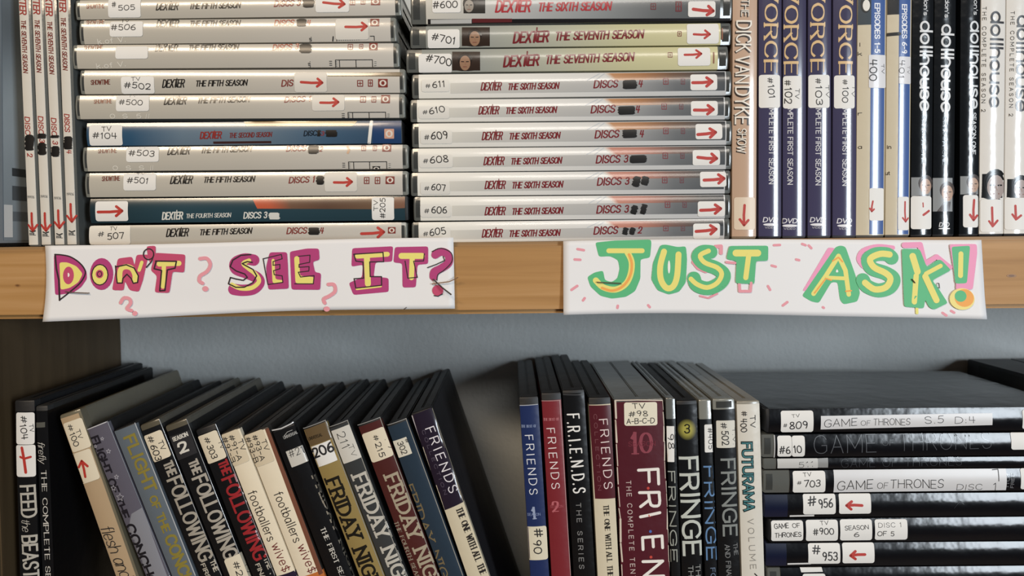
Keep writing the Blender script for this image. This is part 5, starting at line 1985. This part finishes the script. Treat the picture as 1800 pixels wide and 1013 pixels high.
# S
p.line(PNK2, 30, (875, 102), (765, 92), (665, 122), (632, 180), (662, 232), smooth=True)
p.line(GRN, 98, (865, 172), (830, 148), (748, 150), (698, 190), (728, 248), (820, 280), (878, 322), (850, 380), (770, 402), (690, 372), (662, 330), smooth=True)
p.line(YEL, 44, (850, 150), (782, 146), (712, 182), (740, 240), (820, 280), (855, 322), (822, 380), (742, 394), (675, 348), smooth=True)
# K
p.line(YEL, 20, (1040, 500), (1040, 560))
p.line(PNK2, 40, (955, 85), (1065, 82), (1092, 200))
p.line(PNK2, 34, (1112, 208), (1182, 165), (1275, 240))
p.fill(GRN, (935, 110), (1062, 112), (1112, 240), (1190, 186), (1215, 190), (1282, 260), (1150, 332), (1190, 382), (1258, 490), (1160, 538), (1125, 520), (1100, 466), (1088, 528), (950, 516))
p.line(YEL, 46, (1012, 162), (1045, 270))
p.line(YEL, 38, (1036, 300), (1022, 482))
p.line(YEL, 30, (1105, 285), (1208, 230))
p.line(YEL, 44, (1100, 305), (1178, 470))
# !
p.fill(PNK2, (1270, 78), (1462, 76), (1464, 140), (1430, 395), (1312, 398), (1316, 362))
p.fill(GRN, (1284, 96), (1415, 88), (1390, 352), (1310, 355))
p.line(YEL, 34, (1350, 145), (1346, 298))
p.oval(M('f0e08a', .6), 1355, 462, 86, 76)
p.oval(ORG, 1370, 455, 66, 62)
p.oval(GRN, 1345, 442, 41, 40)
p.build('word_lettering')
right_sign = sg

# ------------------------------------------------------------------ staples
STEEL = bpy.data.materials.new('steel_wire')
STEEL.use_nodes = True
_b = STEEL.node_tree.nodes['Principled BSDF']
_b.inputs['Base Color'].default_value = rgb('8a8680')
_b.inputs['Metallic'].default_value = 1.0
_b.inputs['Roughness'].default_value = .35
COPPER = M('5a4a40', .4)


def staple(label, sg, pts, r=.0004, m=STEEL, lift=(.0013, .0013)):
    mb = MB()
    n = len(pts)
    q = []
    for i, (x, y) in enumerate(pts):
        e = lift[0] + (lift[1] - lift[0]) * i / (n - 1)
        q.append(sg.at(x, y, e))
    a, b = q[0] + Vector((0, .0012, 0)), q[-1] + Vector((0, .0012, 0))
    mb.tube(([a] if lift[0] < .0025 else []) + q + ([b] if lift[1] < .0025 else []), r, m, 8)
    o = mb.build('staple')
    return tag(o, label, 'staple', 'staples in the paper signs')


staple('dark staple under the letter D of the left sign', left_sign, [(120, 512.5), (135, 514), (159, 515)], m=COPPER, r=.0003)
staple('shiny bent staple sticking out over the question mark of the left sign', left_sign, [(763, 491), (779, 505), (795, 516.5)], lift=(.0014, .006), r=.00045)
staple('thin coppery wire staple leaving the right edge of the left sign', left_sign, [(760, 499), (790, 495), (801, 490), (806, 487)], m=M('8c6a50', .35), r=.0003, lift=(.0013, .003))
staple('dark staple across the letter J of the right sign', right_sign, [(1049, 496), (1070, 497), (1091, 498)], m=COPPER, r=.0003)
staple('small dark staple stub on the letter K of the right sign', right_sign, [(1601, 491), (1606, 497)], m=COPPER, r=.0003)
staple('small dark staple stub right of the letter K of the right sign', right_sign, [(1648, 498), (1649, 506)], m=COPPER, r=.0003)
